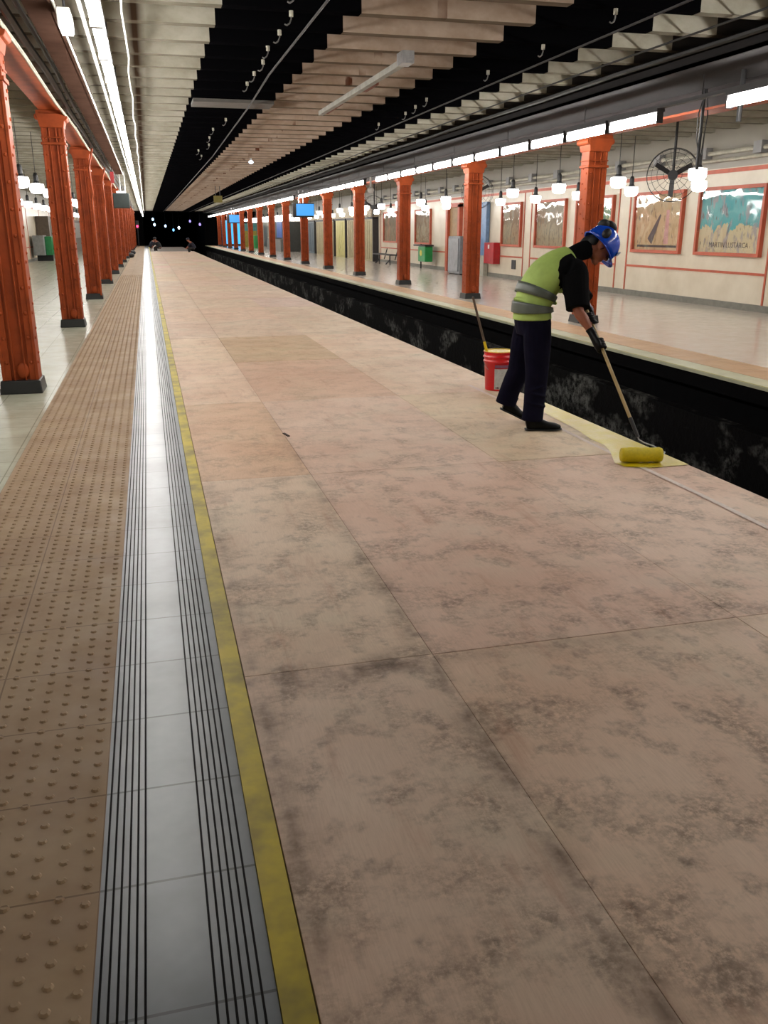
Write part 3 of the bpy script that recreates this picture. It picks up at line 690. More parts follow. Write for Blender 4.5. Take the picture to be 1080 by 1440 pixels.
# blue monitors above the far platform edge
def monitor(y, x, z, wdt, hgt, label):
    t = thing('hanging_monitor', label, 'monitor', (x, y, z))
    bm = B(); box(bm, (x, y, z), (wdt, .18, hgt)); obj('case', bm, BLACK, t, bevel=.02)
    bm = B(); box(bm, (x+wdt*.07, y-.095, z+.02), (wdt*.82, .01, hgt*.82)); obj('screen', bm, emis('screen_blue', (.04, .32, .85, 1), 1.1), t)
    bm = B(); cyl(bm, (x-.2, y, z+hgt/2), (x-.2, y, 3.3), .025); cyl(bm, (x, y, z+hgt/2), (x, y, 3.3), .025); obj('bracket', bm, GALV, t)
monitor(42, 7.1, 2.43, 1.0, .62, 'bright blue passenger screen hanging beside the far columns')
monitor(76, 7.1, 2.45, 1.2, .7, 'smaller distant blue passenger screen near the tunnel end')

# ------------------------------------------------------------------ fans
def fan(x, y, z, label, yaw):
    t = thing('drum_fan', label, 'fan', (x, y, z)); R = Matrix.Rotation(yaw, 3, 'Z') @ Matrix.Rotation(pi/2, 3, 'X')
    c = Vector((x, y, z)); bm = B()
    for rr, o in ((.46, .1), (.46, -.1), (.38, .14), (.28, .17), (.16, .19)): torus(bm, c + R @ Vector((0, 0, o)), rr, .007 if rr > .4 else .004, R, m=5)
    for k in range(18):
        a = 2*pi*k/18
        pts = [c + R @ Vector((q*cos(a), q*sin(a), o)) for q, o in ((.1, .2), (.28, .17), (.4, .13), (.46, .1), (.46, -.1))]
        tube(bm, pts, .003, 4)
    obj('cage', bm, BLACK, t)
    bm = B()
    for k in range(3):
        a = pi/1.5*k+.5; M = R @ Matrix.Rotation(a, 3, 'Z') @ Matrix.Rotation(.45, 3, 'X')
        box(bm, c + R @ Matrix.Rotation(a, 3, 'Z') @ Vector((.22, 0, 0)), (.3, .09, .006), M.to_4x4())
    obj('blade', bm, DARK, t)
    bm = B(); cyl(bm, c + R @ Vector((0, 0, .1)), c + R @ Vector((0, 0, -.22)), .09, n=14); obj('motor', bm, BLACK, t)
    bm = B(); tube(bm, [c + R @ Vector((0, 0, -.15)), c + R @ Vector((0, 0, -.15)) + Vector((0, 0, .5)), Vector((x, y, 3.74)) + R @ Vector((0, 0, -.15))], .025, 8); obj('mount', bm, BLACK, t)
fan(9.5, 15.3, 2.52, 'large black caged fan hanging near the right edge', -.55)
fan(9.5, 25.6, 2.62, 'black caged fan half hidden behind the second far column', -.55)
fan(9.5, 38.3, 2.5, 'dark caged fan among pendant globes left of the third far column', -.55)
# hanging conduit near the gap
t = thing('hanging_conduit', 'black hanging pole with looped cables above nearest pendant globe', 'pole', (7.2, 11, 3.4))
bm = B(); cyl(bm, (7.18, 11, 3.298), (7.18, 11, 2.32), .022); obj('pole', bm, BLACK, t)
bm = B(); tube(bm, [(7.2, 11, 3.3), (7.12, 11, 3.0), (7.13, 11, 2.7), (7.2, 11, 2.45)], .008); tube(bm, [(7.2, 11, 3.4), (7.26, 11, 3.0), (7.22, 11, 2.5)], .008); obj('cable_loop', bm, BLACK, t)
t = thing('bracket', 'short dark bracket beside the end of the right-edge lamp', 'bracket', (6.75, 9.5, 3)); bm = B(); cyl(bm, (6.75, 9.6, 3.3), (6.75, 9.6, 2.75), .03); obj('post', bm, BLACK, t)
# white security camera below lamp line
t = thing('security_camera', 'white dome camera below the right lamp line at fourth column', 'camera', (6.6, 25.5, 2.8)); bm = B(); cyl(bm, (6.5, 26.5, 3.035), (6.5, 26.5, 2.72), .03); obj('stem', bm, WHITE, t); bm = B(); ell(bm, (6.5, 26.5, 2.68), (.1, .1, .09)); obj('dome', bm, WHITE, t, smooth=True)

# ------------------------------------------------------------------ over-track fittings
def hook(x, y, label, first=[None]):
    y = 9.08 + .84*round((y-9.08)/.84)
    if first[0] is None:
        t = thing('cable_hook', label, 'hook', (x, y, 3.5), 'hooks on the black ceiling bands')
        bm = B(); tube(bm, [(x, y, 3.5), (x, y, 3.43), (x-.02, y-.02, 3.39), (x-.05, y-.03, 3.37), (x-.07, y-.03, 3.38)], .007, 6); obj('hook_bar', bm, simple('dull_zinc', srgb(120, 118, 116), .6), t)
        bm = B(); cyl(bm, (x, y, 3.45), (x, y, 3.5), .02); obj('insulator', bm, CREAMP, t); first[0] = t
    else: dup(first[0], (x, y, 3.5), label, 'hooks on the black ceiling bands')
hk = [(1.37, 8.3), (1.47, 9.15), (1.48, 9.99), (1.47, 10.82), (1.52, 11.68), (1.51, 12.52), (1.51, 13.36), (1.57, 17.56), (1.46, 19.24), (1.5, 20.9), (1.6, 22.6), (1.45, 24.3), (1.62, 25.9)]
for i, (x, yy) in enumerate(hk): hook(x, yy, '%s pale hook on the left black ceiling band' % ORD[i])
for i, (x, yy) in enumerate([(4.36, 8.3), (4.4, 9.6), (4.4, 11.6), (4.36, 13.9), (4.43, 14.75), (4.5, 16.2), (4.45, 17.6)]): hook(x, yy, '%s pale hook on the right black ceiling band' % ORD[i])
bm = B(); bbox(bm, .86, 2.11, 14.95, 15.6, 3.44, 3.49); tag(obj('cross_plate', bm, simple('bare_grey', srgb(92, 88, 84), .7)), 'bare grey plate crossing the left black ceiling band', 'plate')
bm = B(); tube(bm, [(1.64, -1, 3.4), (1.64, 12, 3.4), (1.72, 15, 3.4), (1.85, 25, 3.4), (1.9, 60, 3.4), (1.9, YE, 3.4)], .012, 6); tag(obj('contact_wire', bm, DARK), 'thin overhead wire along the left black ceiling band', 'wire')
bm = B(); tube(bm, [(4.6, -1, 3.4), (4.6, YE, 3.4)], .012, 6); tag(obj('contact_wire', bm, DARK), 'thin overhead wire along the right black ceiling band', 'wire')
t = thing('cable_trunking', 'short galvanised trunking with rust under the middle ribs', 'trunking', (3, 12.5, 3.42))
bm = B(); box(bm, (3.03, 13.2, 3.42), (.08, 5.0, .07), Matrix.Rotation(.015, 4, 'Z')); obj('trough', bm, simple('dull_trough', srgb(150, 148, 140), .7, var=.35, vscale=4), t, bevel=.006)
bm = B(); bbox(bm, 3.06, 3.16, 12.4, 13.1, 3.4, 3.46); bbox(bm, 3.0, 3.1, 14.4, 15.6, 3.4, 3.46); obj('rusty_cover', bm, simple('rust', srgb(130, 78, 62), .8), t)
bm = B(); bbox(bm, 2.98, 3.12, 10.6, 10.85, 3.37, 3.5); obj('end_box', bm, GALV, t)
t = thing('hanging_sign', 'small yellow plate hanging from middle ribs near the tunnel', 'sign', (3.4, 44, 2.9)); bm = B(); box(bm, (3.4, 44, 2.95), (.4, .05, .3)); obj('plate', bm, simple('dull_yellow', srgb(120, 112, 50), .6), t); bm = B(); cyl(bm, (3.3, 44, 3.1), (3.3, 44, 3.74), .015); cyl(bm, (3.5, 44, 3.1), (3.5, 44, 3.74), .015); obj('hanger', bm, DARK, t)
t = thing('work_lamp', 'tiny bright lamp under the middle ceiling ribs', 'lamp', (3.1, 26.72, 3.42)); bm = B(); ell(bm, (3.05, 26.72, 3.4), (.07, .07, .05)); obj('bulb', bm, emis('small_cool', (.8, .9, 1, 1), 2), t); bm = B(); cyl(bm, (3.05, 26.72, 3.43), (3.05, 26.72, 3.5), .03); obj('base', bm, GALV, t)

# ------------------------------------------------------------------ tunnel lamps
k = 0
for px, pz, c, s, lab in [(.9, 2.8, (.35, .6, 1, 1), 8, 'upper blue-white tunnel lamp at left'), (1.05, 2.2, (.5, .75, 1, 1), 10, 'lower blue-white tunnel lamp at left'), (2.3, 2.05, (.4, .65, 1, 1), 6, 'small blue tunnel lamp near the middle'), (3.2, 1.6, (.15, .45, .8, 1), 4, 'dim blue tunnel lamp beside the brightest'), (3.85, 1.85, (.7, .85, 1, 1), 14, 'brightest white tunnel lamp'), (5.2, 2.6, (.35, .3, .8, 1), 2.5, 'dim violet tunnel lamp, left of the right-hand two'), (6.0, 2.2, (.4, .3, .8, 1), 2.5, 'dim violet tunnel lamp farthest right')]:
    yy = 112 if px < 5.5 else 106
    t = thing('tunnel_lamp', lab, 'lamp', (px, yy, pz), 'small lamps in the dark tunnel')
    bm = B(); ell(bm, (px, yy, pz), (.12, .1, .16)); obj('lens', bm, emis('tunnel_light_%d' % k, c, s*.6), t, smooth=True)
    bm = B(); cyl(bm, (px, yy+.12, pz), (px, yy+.12, 3.6), .03); obj('drop_rod', bm, BLACK, t); k += 1
t = thing('signal_lamp', 'red signal lamp at the end of the left platform', 'signal', (-.75, 97, 0))
bm = B(); cyl(bm, (-.8, 97, 0), (-.8, 97, 2.2), .05); obj('post', bm, BLACK, t); bm = B(); box(bm, (-.8, 97, 2.1), (.3, .2, .8)); obj('housing', bm, BLACK, t); bm = B(); ell(bm, (-.8, 96.88, 1.95), (.11, .05, .13)); obj('lens', bm, emis('red_light', (1, .03, .1, 1), 5), t)

# left platform items
t = thing('waste_bin', 'green and grey bins against the left platform wall', 'bin', (-5.3, 52, 0)); bm = B(); bbox(bm, -5.75, -5.2, 50.5, 52, .3, 1.3); obj('grey_bin', bm, simple('bin_grey', srgb(130, 134, 134), .5), t, bevel=.03)
bm = B(); bbox(bm, -5.2, -4.85, 51, 52, .3, 1.25); obj('green_bin', bm, simple('bin_green3', srgb(30, 130, 72), .4), t, bevel=.03)
bm = B(); bbox(bm, -5.7, -4.9, 51.4, 51.5, 0, .3); obj('stand', bm, BLACK, t)
t = thing('black_bag', 'black upright bag beside the left platform bins', 'bag', (-4.6, 52, 0)); bm = B(); lathe(bm, [(.22, 0), (.26, .3), (.24, .9), (.12, 1.25), (.05, 1.35)], (-4.55, 51.8, 0), 12); obj('bag_body', bm, BLACK, t, smooth=True); bm = B(); torus(bm, (-4.55, 51.8, 1.4), .06, .012, Matrix.Rotation(pi/2, 3, 'X'), n=12); obj('handle', bm, BLACK, t)
t = thing('kiosk', 'dark kiosk fronts along the far left platform wall', 'kiosk', (-5.6, 60, 0)); bm = B(); bbox(bm, -5.86, -5.2, 54, 80, 0, 2.3); obj('body', bm, simple('kiosk_brown', srgb(96, 84, 72), .6), t); bm = B(); bbox(bm, -5.2, -5.17, 55, 79, 1.0, 2.1); obj('front', bm, simple('kiosk_front', srgb(130, 124, 112), .4), t)
for i, yy in enumerate((56.2, 62.8)):
    t = thing('tool_bag', '%s dark bag at a column foot on the left platform' % ('nearer small' if i == 0 else 'farther small'), 'bag', (-1.0, yy, 0)); bm = B(); ell(bm, (-.98, yy, .14), (.22, .3, .15)); obj('bag_body', bm, BLACK, t, smooth=True); bm = B(); torus(bm, (-.98, yy, .28), .1, .015, Matrix.Rotation(pi/2, 3, 'X'), n=12); obj('handle', bm, BLACK, t)

# ------------------------------------------------------------------ paint bucket
t = thing('paint_bucket', 'red paint bucket with pale label standing behind the worker', 'bucket', (3.37, 8.3, 0))
bx, by = 3.37, 8.3
RED = simple('red_plastic', srgb(206, 22, 30), .3, var=.12)
bm = B(); lathe(bm, [(.128, .0), (.132, .01), (.146, .28), (.158, .285), (.158, .3), (.148, .305), (.149, .325), (.16, .33), (.16, .345), (.15, .35), (.152, .375), (.158, .38), (.158, .392), (.148, .392), (.146, .33), (.12, .02), (.0, .02)], (bx, by, 0), 36); obj('body', bm, RED, t, smooth=True)
bm = B(); lathe(bm, [(.144, .35), (.0, .352)], (bx, by, 0), 30); lathe(bm, [(.146, .33), (.1475, .3945), (.157, .3955), (.159, .388)], (bx, by, 0), 30); obj('paint_inside', bm, YELP, t)
bm = B()
a0, a1 = radians(232), radians(318); nn = 16; A = []; Bv = []
for i in range(nn+1):
    a = a0+(a1-a0)*i/nn
    for L_, z in ((A, .02), (Bv, .225)):
        rr = .132 + (z/.28)*.0145 + .002; L_.append(bm.verts.new((bx+rr*cos(a), by+rr*sin(a), z)))
for i in range(nn): bm.faces.new((A[i], A[i+1], Bv[i+1], Bv[i]))
obj('label', bm, simple('label_grey', srgb(186, 188, 186), .4, vscale=30), t)
bm = B()
for i in range(9):
    a = radians(240+i*5.5); rr = .1345
    if i in (3, 6): continue
    box(bm, (bx+rr*cos(a), by+rr*sin(a), .035), (.009, .006, .016 + .006*(i % 2)), Matrix.Rotation(a+pi/2, 4, 'Z'))
obj('label_print', bm, simple('print_dark', srgb(90, 24, 50), .5), t)
bm = B()
for i in range(12):
    a = radians(236+i*6); rr = .146
    box(bm, (bx+rr*cos(a), by+rr*sin(a), .25), (.012, .004, .028), Matrix.Rotation(a+pi/2+.2, 4, 'Z'))
obj('brand_print', bm, simple('print_mauve', srgb(130, 90, 120), .5), t)
bm = B(); torus(bm, (bx, by, .30), .166, .003, Matrix.Rotation(radians(60), 3, 'X'), pi, 2*pi, 24); obj('bail_handle', bm, GALV, t)
t = thing('paint_roller_pole', 'brown wooden pole leaning out of the red bucket', 'pole', (3.33, 8.3, .05))
p0_, p1_ = Vector((3.34, 8.3, .05)), Vector((3.075, 8.32, .925)); m_ = p0_.lerp(p1_, .5)
WOODP = simple('worn_wood', srgb(140, 118, 84), .6, var=.3, vscale=14)
bm = B(); cyl(bm, m_, p1_, .012); obj('shaft', bm, simple('dark_wood', srgb(86, 70, 56), .6), t); bm = B(); cyl(bm, p0_, m_, .0145); obj('painted_end', bm, YELP, t)

# ------------------------------------------------------------------ roller in use
P0 = Vector((3.335, 5.50, .125)); P1 = Vector((3.232, 6.22, .965)); PD = (P1-P0).normalized()
t = thing('paint_roller', 'yellow soaked paint roller on a long wooden pole, in use', 'paint roller', (3.24, 5.33, 0))
ra, rb = Vector((3.10, 5.31, .055)), Vector((3.375, 5.24, .055))
bm = B(); dv = (rb-ra)
rows = []
for i in range(15):
    p = ra+dv*i/14; rows.append((*p, .052+random.uniform(-.003, .003), .052+random.uniform(-.003, .003)))
rows[0] = (*ra, .046, .046); rows[-1] = (*rb, .046, .046)
loft(bm, rows, (0, 0, 1), 24, 1); obj('sleeve', bm, simple('yellow_nap', srgb(224, 202, 8), .55, var=.15, vscale=60, bmp=1), t, smooth=True)
bm = B(); e = rb+dv.normalized()*.03
pts = [ra+dv*.5, rb+dv.normalized()*.012, e+Vector((.01, .03, .01)), Vector((3.38, 5.36, .09)), Vector((3.345, 5.43, .1)), P0+PD*-.02, P0+PD*.05]
tube(bm, pts, .005, 8); obj('wire_frame', bm, GALV, t)
bm = B(); cyl(bm, P0, P0+PD*.16, .013, .015); obj('grip_socket', bm, BLACK, t)
bm = B(); cyl(bm, P0+PD*.15, P1, .0125); obj('pole', bm, simple('pole_wood', srgb(172, 148, 100), .5, var=.2, vscale=10), t)

# ------------------------------------------------------------------ the worker
SKIN = simple('skin', srgb(150, 88, 64), .5, var=.15); NAVY = simple('navy_cloth', srgb(17, 16, 34), .9, var=.3, vscale=9, bmp=.3)
TSH = simple('black_cloth', srgb(10, 10, 12), .95, var=.25, vscale=9, bmp=.3); VEST = simple('hi_vis_cloth', srgb(166, 192, 98), .7, var=.2, vscale=8, bmp=.3)
BAND = simple('reflective_grey', srgb(84, 92, 84), .4, var=.2, vscale=12); 
for m_ in (NAVY, TSH): m_.node_tree.nodes['Principled BSDF'].inputs['Specular IOR Level'].default_value = .08
SHOE = simple('black_leather', srgb(7, 7, 8), .5)
SHOE.node_tree.nodes['Principled BSDF'].inputs['Specular IOR Level'].default_value = .15
HELM = simple('blue_helmet_shell', srgb(14, 70, 190), .18, var=.1); HAIR = simple('black_hair', srgb(12, 11, 12), .6, vscale=40, bmp=.8)
PW = thing('person', 'worker in blue helmet and green vest bending over to roll paint', 'person', (2.98, 6.5, 0))
V = Vector
hipR, hipL = (2.915, 6.41, .84), (2.915, 6.59, .84)
shR, shL = (3.16, 6.33, 1.245), (3.21, 6.67, 1.265)
elR, elL = (3.15, 6.20, .965), (3.31, 6.43, 1.0)
wrR = P0.lerp(P1, .775) + V((-.035, .055, .045)); wrL = P0.lerp(P1, .955) + V((.03, .06, .03))
Hc = V((3.445, 6.5, 1.425)); hu = V((.77, 0.02, .64)).normalized(); hf = V((.62, -.16, -.77)); hf = (hf-hu*hf.dot(hu)).normalized(); hs = hu.cross(hf)
HM = Matrix((hf, hs, hu)).transposed()   # local x = face, y = side, z = up
def torso_rows(g):
    return [(2.92, 6.5, .80, .16+g, .12+g), (2.89, 6.5, .90, .165+g, .125+g), (2.895, 6.5, 1.0, .155+g, .12+g), (2.94, 6.5, 1.11, .165+g, .13+g), (3.03, 6.5, 1.21, .185+g, .13+g), (3.12, 6.5, 1.29, .185+g, .11+g), (3.19, 6.5, 1.34, .13+g, .08+g), (3.235, 6.5, 1.37, .06+g, .06+g)]
bm = B()
loft(bm, torso_rows(-.022))
loft(bm, [(3.18, 6.5, 1.33, .065, .065), (3.25, 6.5, 1.375, .057, .06), (3.33, 6.5, 1.405, .057, .06), (3.40, 6.5, 1.42, .06, .06)])
def H(x, y, z): return Hc + HM @ V((x, y, z))
ell(bm, H(-.01, 0, .03), (.098, .078, .105), HM, 24, 16)
ell(bm, H(.025, 0, -.035), (.07, .06, .075), HM)
ell(bm, H(.06, 0, -.095), (.032, .03, .026), HM)
loft(bm, [(*H(.085, 0, .03), .009, .009), (*H(.103, 0, 0), .013, .012), (*H(.112, 0, -.018), .018, .014), (*H(.09, 0, -.026), .014, .01)], hs, 10, 2)
for sy in (-1, 1):
    ell(bm, H(-.005, sy*.078, -.01), (.02, .01, .032), HM, 10, 8)
    ell(bm, H(.07, sy*.03, -.03), (.02, .02, .016), HM, 10, 8)
ell(bm, H(.088, 0, -.052), (.012, .024, .006), HM, 10, 8); ell(bm, H(.086, 0, -.064), (.012, .02, .007), HM, 10, 8); ell(bm, H(.08, 0, .03), (.018, .05, .008), HM, 12, 8)
for s, e, wv in ((shR, elR, wrR), (shL, elL, wrL)):
    s = V(s); e = V(e); m1 = s.lerp(e, .5); f1 = e.lerp(wv, .35)
    loft(bm, [(*s, .058, .058), (*m1, .052, .05), (*e, .042, .042), (*f1, .043, .041), (*e.lerp(wv, .75), .033, .031), (*wv, .028, .025)], (0, 1, .1), 14)
for h, kn, an in ((hipR, (2.93, 6.42, .46), (2.915, 6.43, .1)), (hipL, (2.885, 6.66, .46), (2.825, 6.74, .17))):
    loft(bm, [(*h, .07, .07), (*V(h).lerp(V(kn), .5), .065, .065), (*kn, .055, .056), (*V(kn).lerp(V(an), .35), .052, .054), (*an, .035, .036)], (0, 1, 0), 14)
# palms and fingers closed round the pole
def hand(bm, along, wr, toward, sc=1.0, g=0):
    """pole axis PD at point 'along'; the palm sits on the 'toward' side of the pole"""
    a = along; n = (toward - PD*toward.dot(PD)).normalized(); b = PD.cross(n)
    palm = a + n*(.024+g)
    R3 = Matrix((b, PD, n)).transposed()
    ell(bm, palm, (.036+g, .044+g, .017+g), R3, 14, 10)
    loft(bm, [(*wr, .028+g, .024+g), (*wr.lerp(palm, .5), .03+g, .022+g), (*palm, .034+g, .02+g)], b, 12, 3)
    for i, (off, ln) in enumerate(((-.034, 1.0), (-.012, 1.06), (.011, 1.0), (.033, .86))):
        rows = []
        for j in range(7):
            th = radians(62 + j*38*ln); rr = .0245+g*.5
            p = a + PD*off + n*(cos(th)*rr) + b*(sin(th)*rr)
            rows.append((*p, .0095+g*.6-.0004*j, .0095+g*.6-.0004*j))
        st = a + PD*off + n*.026 + b*.022
        loft(bm, [(*st, .0105+g*.6, .0105+g*.6)]+rows, PD, 9, 2)
    st = a + n*.025 - b*.02 - PD*.03
    loft(bm, [(*st, .013+g*.5, .013+g*.5), (*(a+n*.012-b*.03-PD*.042), .0115+g*.5, .011+g*.5), (*(a-n*.012-b*.026-PD*.05), .0105+g*.5, .01+g*.5), (*(a-n*.024-b*.006-PD*.052), .008+g*.5, .008+g*.5)], PD, 9, 3)
aR = P0.lerp(P1, .72); aL = P0.lerp(P1, .93)
tR = V((-.8, .35, .5)); tL = V((.2, .7, .4))
for a, wv, tw in ((aR, wrR, tR), (aL, wrL, tL)): hand(bm, a, wv, tw)
remeshed('body', bm, SKIN, PW, .0055, 4)
for nm, a, wv, tw, e in (('glove', aR, wrR, tR, elR), ('glove', aL, wrL, tL, elL)):
    bm = B(); hand(bm, a, wv, tw, g=.004); q = wv.lerp(V(e), .12)
    loft(bm, [(*q, .036, .034), (*wv, .034, .031), (*wv.lerp(a, .3), .033, .028)], (0, 1, 0), 14)
    o = remeshed(nm, bm, SHOE, PW, .004, 2)
bm = B(); q = wrL.lerp(V(elL), .2); loft(bm, [(*q, .04, .038), (*wrL.lerp(V(elL), .05), .038, .036)], (0, 1, 0), 16, 2); o = obj('wrist_cuff', bm, simple('cuff_grey', srgb(120, 112, 130), .6), PW, smooth=True); o['label'] = 'pale grey glove cuff'
# trousers
bm = B()
loft(bm, [(2.9, 6.5, .985, .166, .126), (2.9, 6.5, .92, .174, .134), (2.915, 6.5, .84, .18, .136), (2.92, 6.5, .77, .165, .125)])
for h, kn, an, cf in ((hipR, (2.935, 6.42, .47), (2.925, 6.425, .18), (2.92, 6.43, .085)), (hipL, (2.885, 6.66, .47), (2.84, 6.725, .28), (2.815, 6.745, .165))):
    loft(bm, [(*h, .085, .11), (*V(h).lerp(V(kn), .4), .092, .112), (*kn, .08, .094), (*V(kn).lerp(V(an), .5), .078, .09), (*an, .076, .086), (*cf, .079, .09)], (0, 1, 0), 18)
for a, z, s in ((.0, .3, 1), (.03, .36, -1), (.0, .22, 1), (.02, .62, -1)):
    torus(bm, (2.93, 6.42, z), .085, .008, Matrix.Rotation(.25*s, 3, 'Y'), n=20)
remeshed('trousers', bm, NAVY, PW, .0075, 3)
# shirt
bm = B()
loft(bm, torso_rows(.006)[2:-1])
for s, e in ((shR, elR), (shL, elL)):
    s = V(s); e = V(e)
    loft(bm, [(*(s+V((-.05, .0, .04))), .07, .07), (*s, .095, .105), (*s.lerp(e, .45), .088, .1), (*s.lerp(e, .85), .084, .094), (*s.lerp(e, .95), .085, .096)], (0, 1, .1), 18)
loft(bm, [(3.16, 6.5, 1.315, .1, .09), (3.24, 6.5, 1.37, .07, .073), (3.275, 6.5, 1.388, .068, .072), (3.32, 6.5, 1.402, .068, .074), (3.36, 6.5, 1.41, .064, .07)])
remeshed('shirt', bm, TSH, PW, .007, 3)
# vest
def vrows(g=0):
    return [(2.905, 6.5, .885, .186+g, .146+g), (2.903, 6.5, .94, .182+g, .14+g), (2.905, 6.5, 1.0, .178+g, .137+g), (2.94, 6.5, 1.11, .183+g, .143+g), (3.015, 6.5, 1.215, .19+g, .144+g), (3.10, 6.5, 1.295, .165+g, .122+g), (3.17, 6.5, 1.345, .125+g, .095+g), (3.20, 6.5, 1.365, .09+g, .08+g)]
bm = B(); loft(bm, vrows(), n=36, k=6)
for zz in (.97, 1.07, 1.16): torus(bm, (2.9+(zz-.97)*.5, 6.5, zz), .155, .01, Matrix.Rotation(.5, 3, 'Y') , n=24)
vest = remeshed('vest', bm, VEST, PW, .008, 3)
def band(i0, i1, g=.013):
    R_ = catmull(vrows(g), 6); sub = R_[i0:i1+1]; bm = B(); loft(bm, sub, n=36, k=1, cap=False)
    o = obj('reflective_band', bm, BAND, vest, smooth=True, local=True); o.data.transform(Matrix.Translation(-PW.location)); 
    s = o.modifiers.new('sol', 'SOLIDIFY'); s.thickness = .006; s.offset = 1; return o
band(6, 12); band(15, 18)
# shoes
def shoe(heel, toe, wd=.048):
    heel = V(heel); toe = V(toe); d = (toe-heel); L_ = d.length; d.normalize(); side = V((0, 0, 1)).cross(d).normalized(); up = d.cross(side)
    bm = B()
    c = lambda f, u: heel + d*L_*f + up*u
    loft(bm, [(*c(.02, .045), .03, .035), (*c(.12, .05), .04, .048), (*c(.35, .05), .044, .048), (*c(.62, .037), .05, .034), (*c(.85, .03), .048, .027), (*c(1.0, .022), .025, .016)], side, 18)
    loft(bm, [(*c(.2, .06), .042, .05), (*c(.19, .15), .044, .05)], side, 16, 2)
    o = remeshed('shoe', bm, SHOE, PW, .006, 3)
    bm = B(); loft(bm, [(*c(0, .008), .034, .009), (*c(.15, .008), .04, .01), (*c(.4, .009), .04, .009), (*c(.65, .008), .053, .009), (*c(.9, .008), .047, .009), (*c(1.03, .01), .022, .008)], side, 16, 3)
    s = obj('sole', bm, BLACK, o, smooth=True, local=True); s.data.transform(Matrix.Translation(-PW.location))
shoe((2.865, 6.435, .002), (3.145, 6.37, .002))
shoe((2.775, 6.765, .115), (3.0, 6.72, .004))
# helmet
he = bpy.data.objects.new('helmet', None)
bpy.data.objects.remove(he)
bm = B()
hm = HM; C = H(-.005, 0, .034)
n, mrings = 32, 12; rings = []
for i in range(mrings):
    ph = (pi/2)*i/(mrings-1); zz = .135*sin(ph); r_ = max(cos(ph), .001)**.85
    rings.append([bm.verts.new(C + hm @ V((.142*r_*cos(2*pi*j/n), .118*r_*sin(2*pi*j/n), zz + (.006 if (j in (0, 1, n-1)) else 0)))) for j in range(n)])
sk = [bm.verts.new(C + hm @ V((.145*cos(2*pi*j/n), .122*sin(2*pi*j/n), -.035))) for j in range(n)]
rings = [sk]+rings
for A, Bq in zip(rings, rings[1:]):
    for j in range(n): bm.faces.new((A[j], A[(j+1) % n], Bq[(j+1) % n], Bq[j]))
helm = obj('helmet', bm, HELM, PW, smooth=True); s = helm.modifiers.new('sol', 'SOLIDIFY'); s.thickness = .004
bm = B()
inn = []; out = []
for j in range(n+1):
    a = 2*pi*j/n; ex = .012 + .034*max(0, cos(a))**2.5
    inn.append(bm.verts.new(C + hm @ V((.143*cos(a), .12*sin(a), -.033)))); out.append(bm.verts.new(C + hm @ V(((.145+ex)*cos(a), (.122+.014)*sin(a), -.042 - .012*max(0, cos(a))))))
for j in range(n): bm.faces.new((inn[j], inn[j+1], out[j+1], out[j]))
o = obj('brim', bm, HELM, helm, smooth=True, local=True); o.data.transform(Matrix.Translation(-PW.location)); s = o.modifiers.new('sol', 'SOLIDIFY'); s.thickness = .006
bm = B()
for dy in (-.03, 0, .03): torus(bm, C + hm @ V((0, dy, -.006)), .139-abs(dy)*.1, .006, hm @ Matrix.Rotation(pi/2, 3, 'X'), radians(25), radians(155), 16)
o = obj('crown_ridge', bm, HELM, helm, smooth=True, local=True); o.data.transform(Matrix.Translation(-PW.location))
bm = B(); box(bm, C + hm @ V((.137, -.035, .03)), (.012, .07, .035), hm.to_4x4()); o = obj('front_sticker', bm, simple('sticker', srgb(170, 176, 186), .4), helm, local=True); o.data.transform(Matrix.Translation(-PW.location))
# ear defenders folded up on the helmet
def part_of(parent, name, bm, m, **k):
    o = obj(name, bm, m, parent, local=True, **k); o.data.transform(Matrix.Translation(-PW.location)); return o
bm = B(); torus(bm, C + hm @ V((-.045, 0, .02)), .15, .008, hm @ Matrix.Rotation(pi/2, 3, 'Y') @ Matrix.Rotation(pi/2, 3, 'Z'), radians(-80), radians(80), 24)
em = obj('ear_defenders', bm, BLACK, PW, smooth=True)
for sy in (-1, 1):
    bm = B(); ell(bm, C + hm @ V((-.06, sy*.142, .02)), (.034, .026, .042), hm); part_of(em, 'ear_cup', bm, BLACK, smooth=True)
bm = B(); ell(bm, C + hm @ V((-.05, .02, .135)), (.06, .08, .042), hm); ell(bm, C + hm @ V((-.1, .0, .1)), (.045, .06, .045), hm); ell(bm, C + hm @ V((-.02, .03, .145)), (.03, .05, .025), hm); part_of(em, 'pad', bm, HAIR, smooth=True)
# hair at the nape
bm = B(); ell(bm, H(-.07, 0, -.02), (.05, .076, .065), HM, 18, 12); loft(bm, [(*H(-.09, 0, -.01), .04, .03), (*H(-.115, 0, -.05), .032, .026), (*H(-.12, 0, -.1), .018, .015)], hs, 12)
o = remeshed('hair', bm, HAIR, PW, .006, 2)

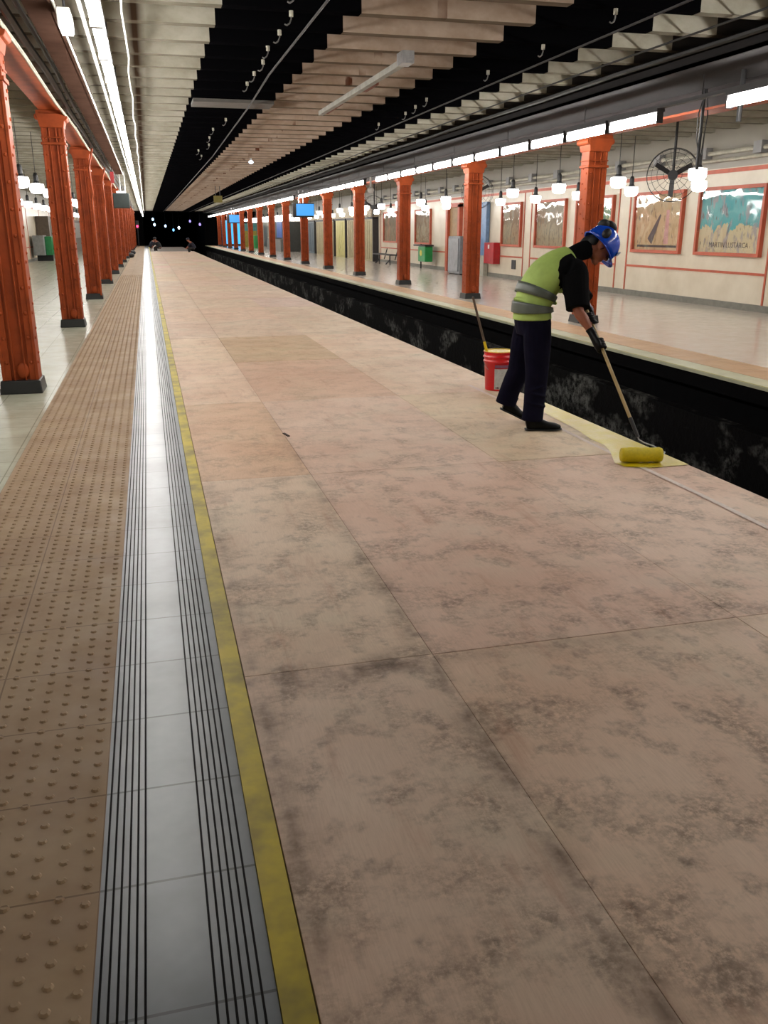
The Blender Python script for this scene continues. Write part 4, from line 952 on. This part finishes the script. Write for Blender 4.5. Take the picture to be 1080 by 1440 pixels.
# ------------------------------------------------------------------ far workers
def far_person(x, y, label, kind, c1, c2, rot=0):
    t = thing('person', label, 'person', (x, y, 0)); R = Matrix.Rotation(rot, 3, 'Z')
    def T(a): q = R @ V(a[:3]); return (q.x, q.y, q.z, *a[3:])
    if kind == 'kneel':
        tor = [(0, 0, .3, .16, .13), (.08, 0, .5, .17, .13), (.22, 0, .68, .19, .12), (.3, 0, .76, .07, .07), (.38, 0, .84, .06, .06)]; hd = (.42, 0, .92)
        legs = [[(0, s*.1, .32, .09, .09), (.38, s*.12, .3, .07, .07), (.36, s*.12, .06, .05, .05)] for s in (-1, 1)]; arms = [[(.25, s*.2, .66, .06, .06), (.42, s*.24, .45, .045, .045), (.6, s*.15, .3, .035, .035)] for s in (-1, 1)]
    else:
        tor = [(0, 0, .85, .15, .12), (.05, 0, 1.05, .15, .11), (.12, 0, 1.3, .19, .12), (.17, 0, 1.4, .06, .06), (.2, 0, 1.5, .055, .055)]; hd = (.23, 0, 1.58)
        legs = [[(0, s*.1, .85, .09, .09), (.05*s, s*.11, .45, .065, .065), (.1*s, s*.12, .06, .05, .05)] for s in (-1, 1)]; arms = [[(.12, s*.21, 1.3, .055, .055), (.2, s*.26, 1.05, .045, .045), (.38, s*.2, .9, .035, .035)] for s in (-1, 1)]
    side = R @ V((0, 1, 0)); off = V((x, y, 0))
    def mk(lst):
        bm = B()
        for rws in lst: loft(bm, [T(r_) for r_ in rws], side, 12, 3)
        return bm
    bm = mk([tor]+legs+arms); q = R @ V(hd); ell(bm, q, (.09, .085, .12))
    for a in arms:
        q2 = R @ V(a[-1][:3]); ell(bm, q2, (.05, .035, .035))
    bmesh.ops.translate(bm, verts=bm.verts, vec=off); remeshed('body', bm, SKIN, t, .018, 2)
    bm = mk([[(*r_[:3], r_[3]+.02, r_[4]+.02) for r_ in tor[:3]]]+[[(*r_[:3], r_[3]+.02, r_[4]+.02) for r_ in a[:2]] for a in arms]); bmesh.ops.translate(bm, verts=bm.verts, vec=off); remeshed('jacket', bm, c1, t, .02, 1)
    bm = mk([[(*r_[:3], r_[3]+.018, r_[4]+.018) for r_ in l_] for l_ in legs]); bmesh.ops.translate(bm, verts=bm.verts, vec=off); remeshed('trousers', bm, c2, t, .02, 1)
    bm = B(); ell(bm, off+q+V((0, 0, .05)), (.12, .11, .1)); obj('helmet', bm, c1, t, smooth=True)
NV = simple('far_navy', srgb(24, 26, 44), .8); NK = simple('far_black', srgb(20, 20, 24), .8)
far_person(.25, 73.5, 'crouching worker in dark blue at the left end of the deck', 'kneel', NV, NK, .4)
far_person(.95, 71.5, 'crouching worker in black beside the one in dark blue', 'kneel', NK, NK, 2.6)
far_person(3.3, 67.0, 'distant dark figure crouching at the pit edge of the deck', 'kneel', NV, NK, 3.0)
t = thing('paper_sheet', 'pale sheet between the two crouching workers', 'sheet', (.62, 72, .3)); bm = B(); box(bm, (.6, 72.2, .26), (.35, .06, .4), Matrix.Rotation(.4, 4, 'Y')); obj('sheet', bm, WHITE, t)
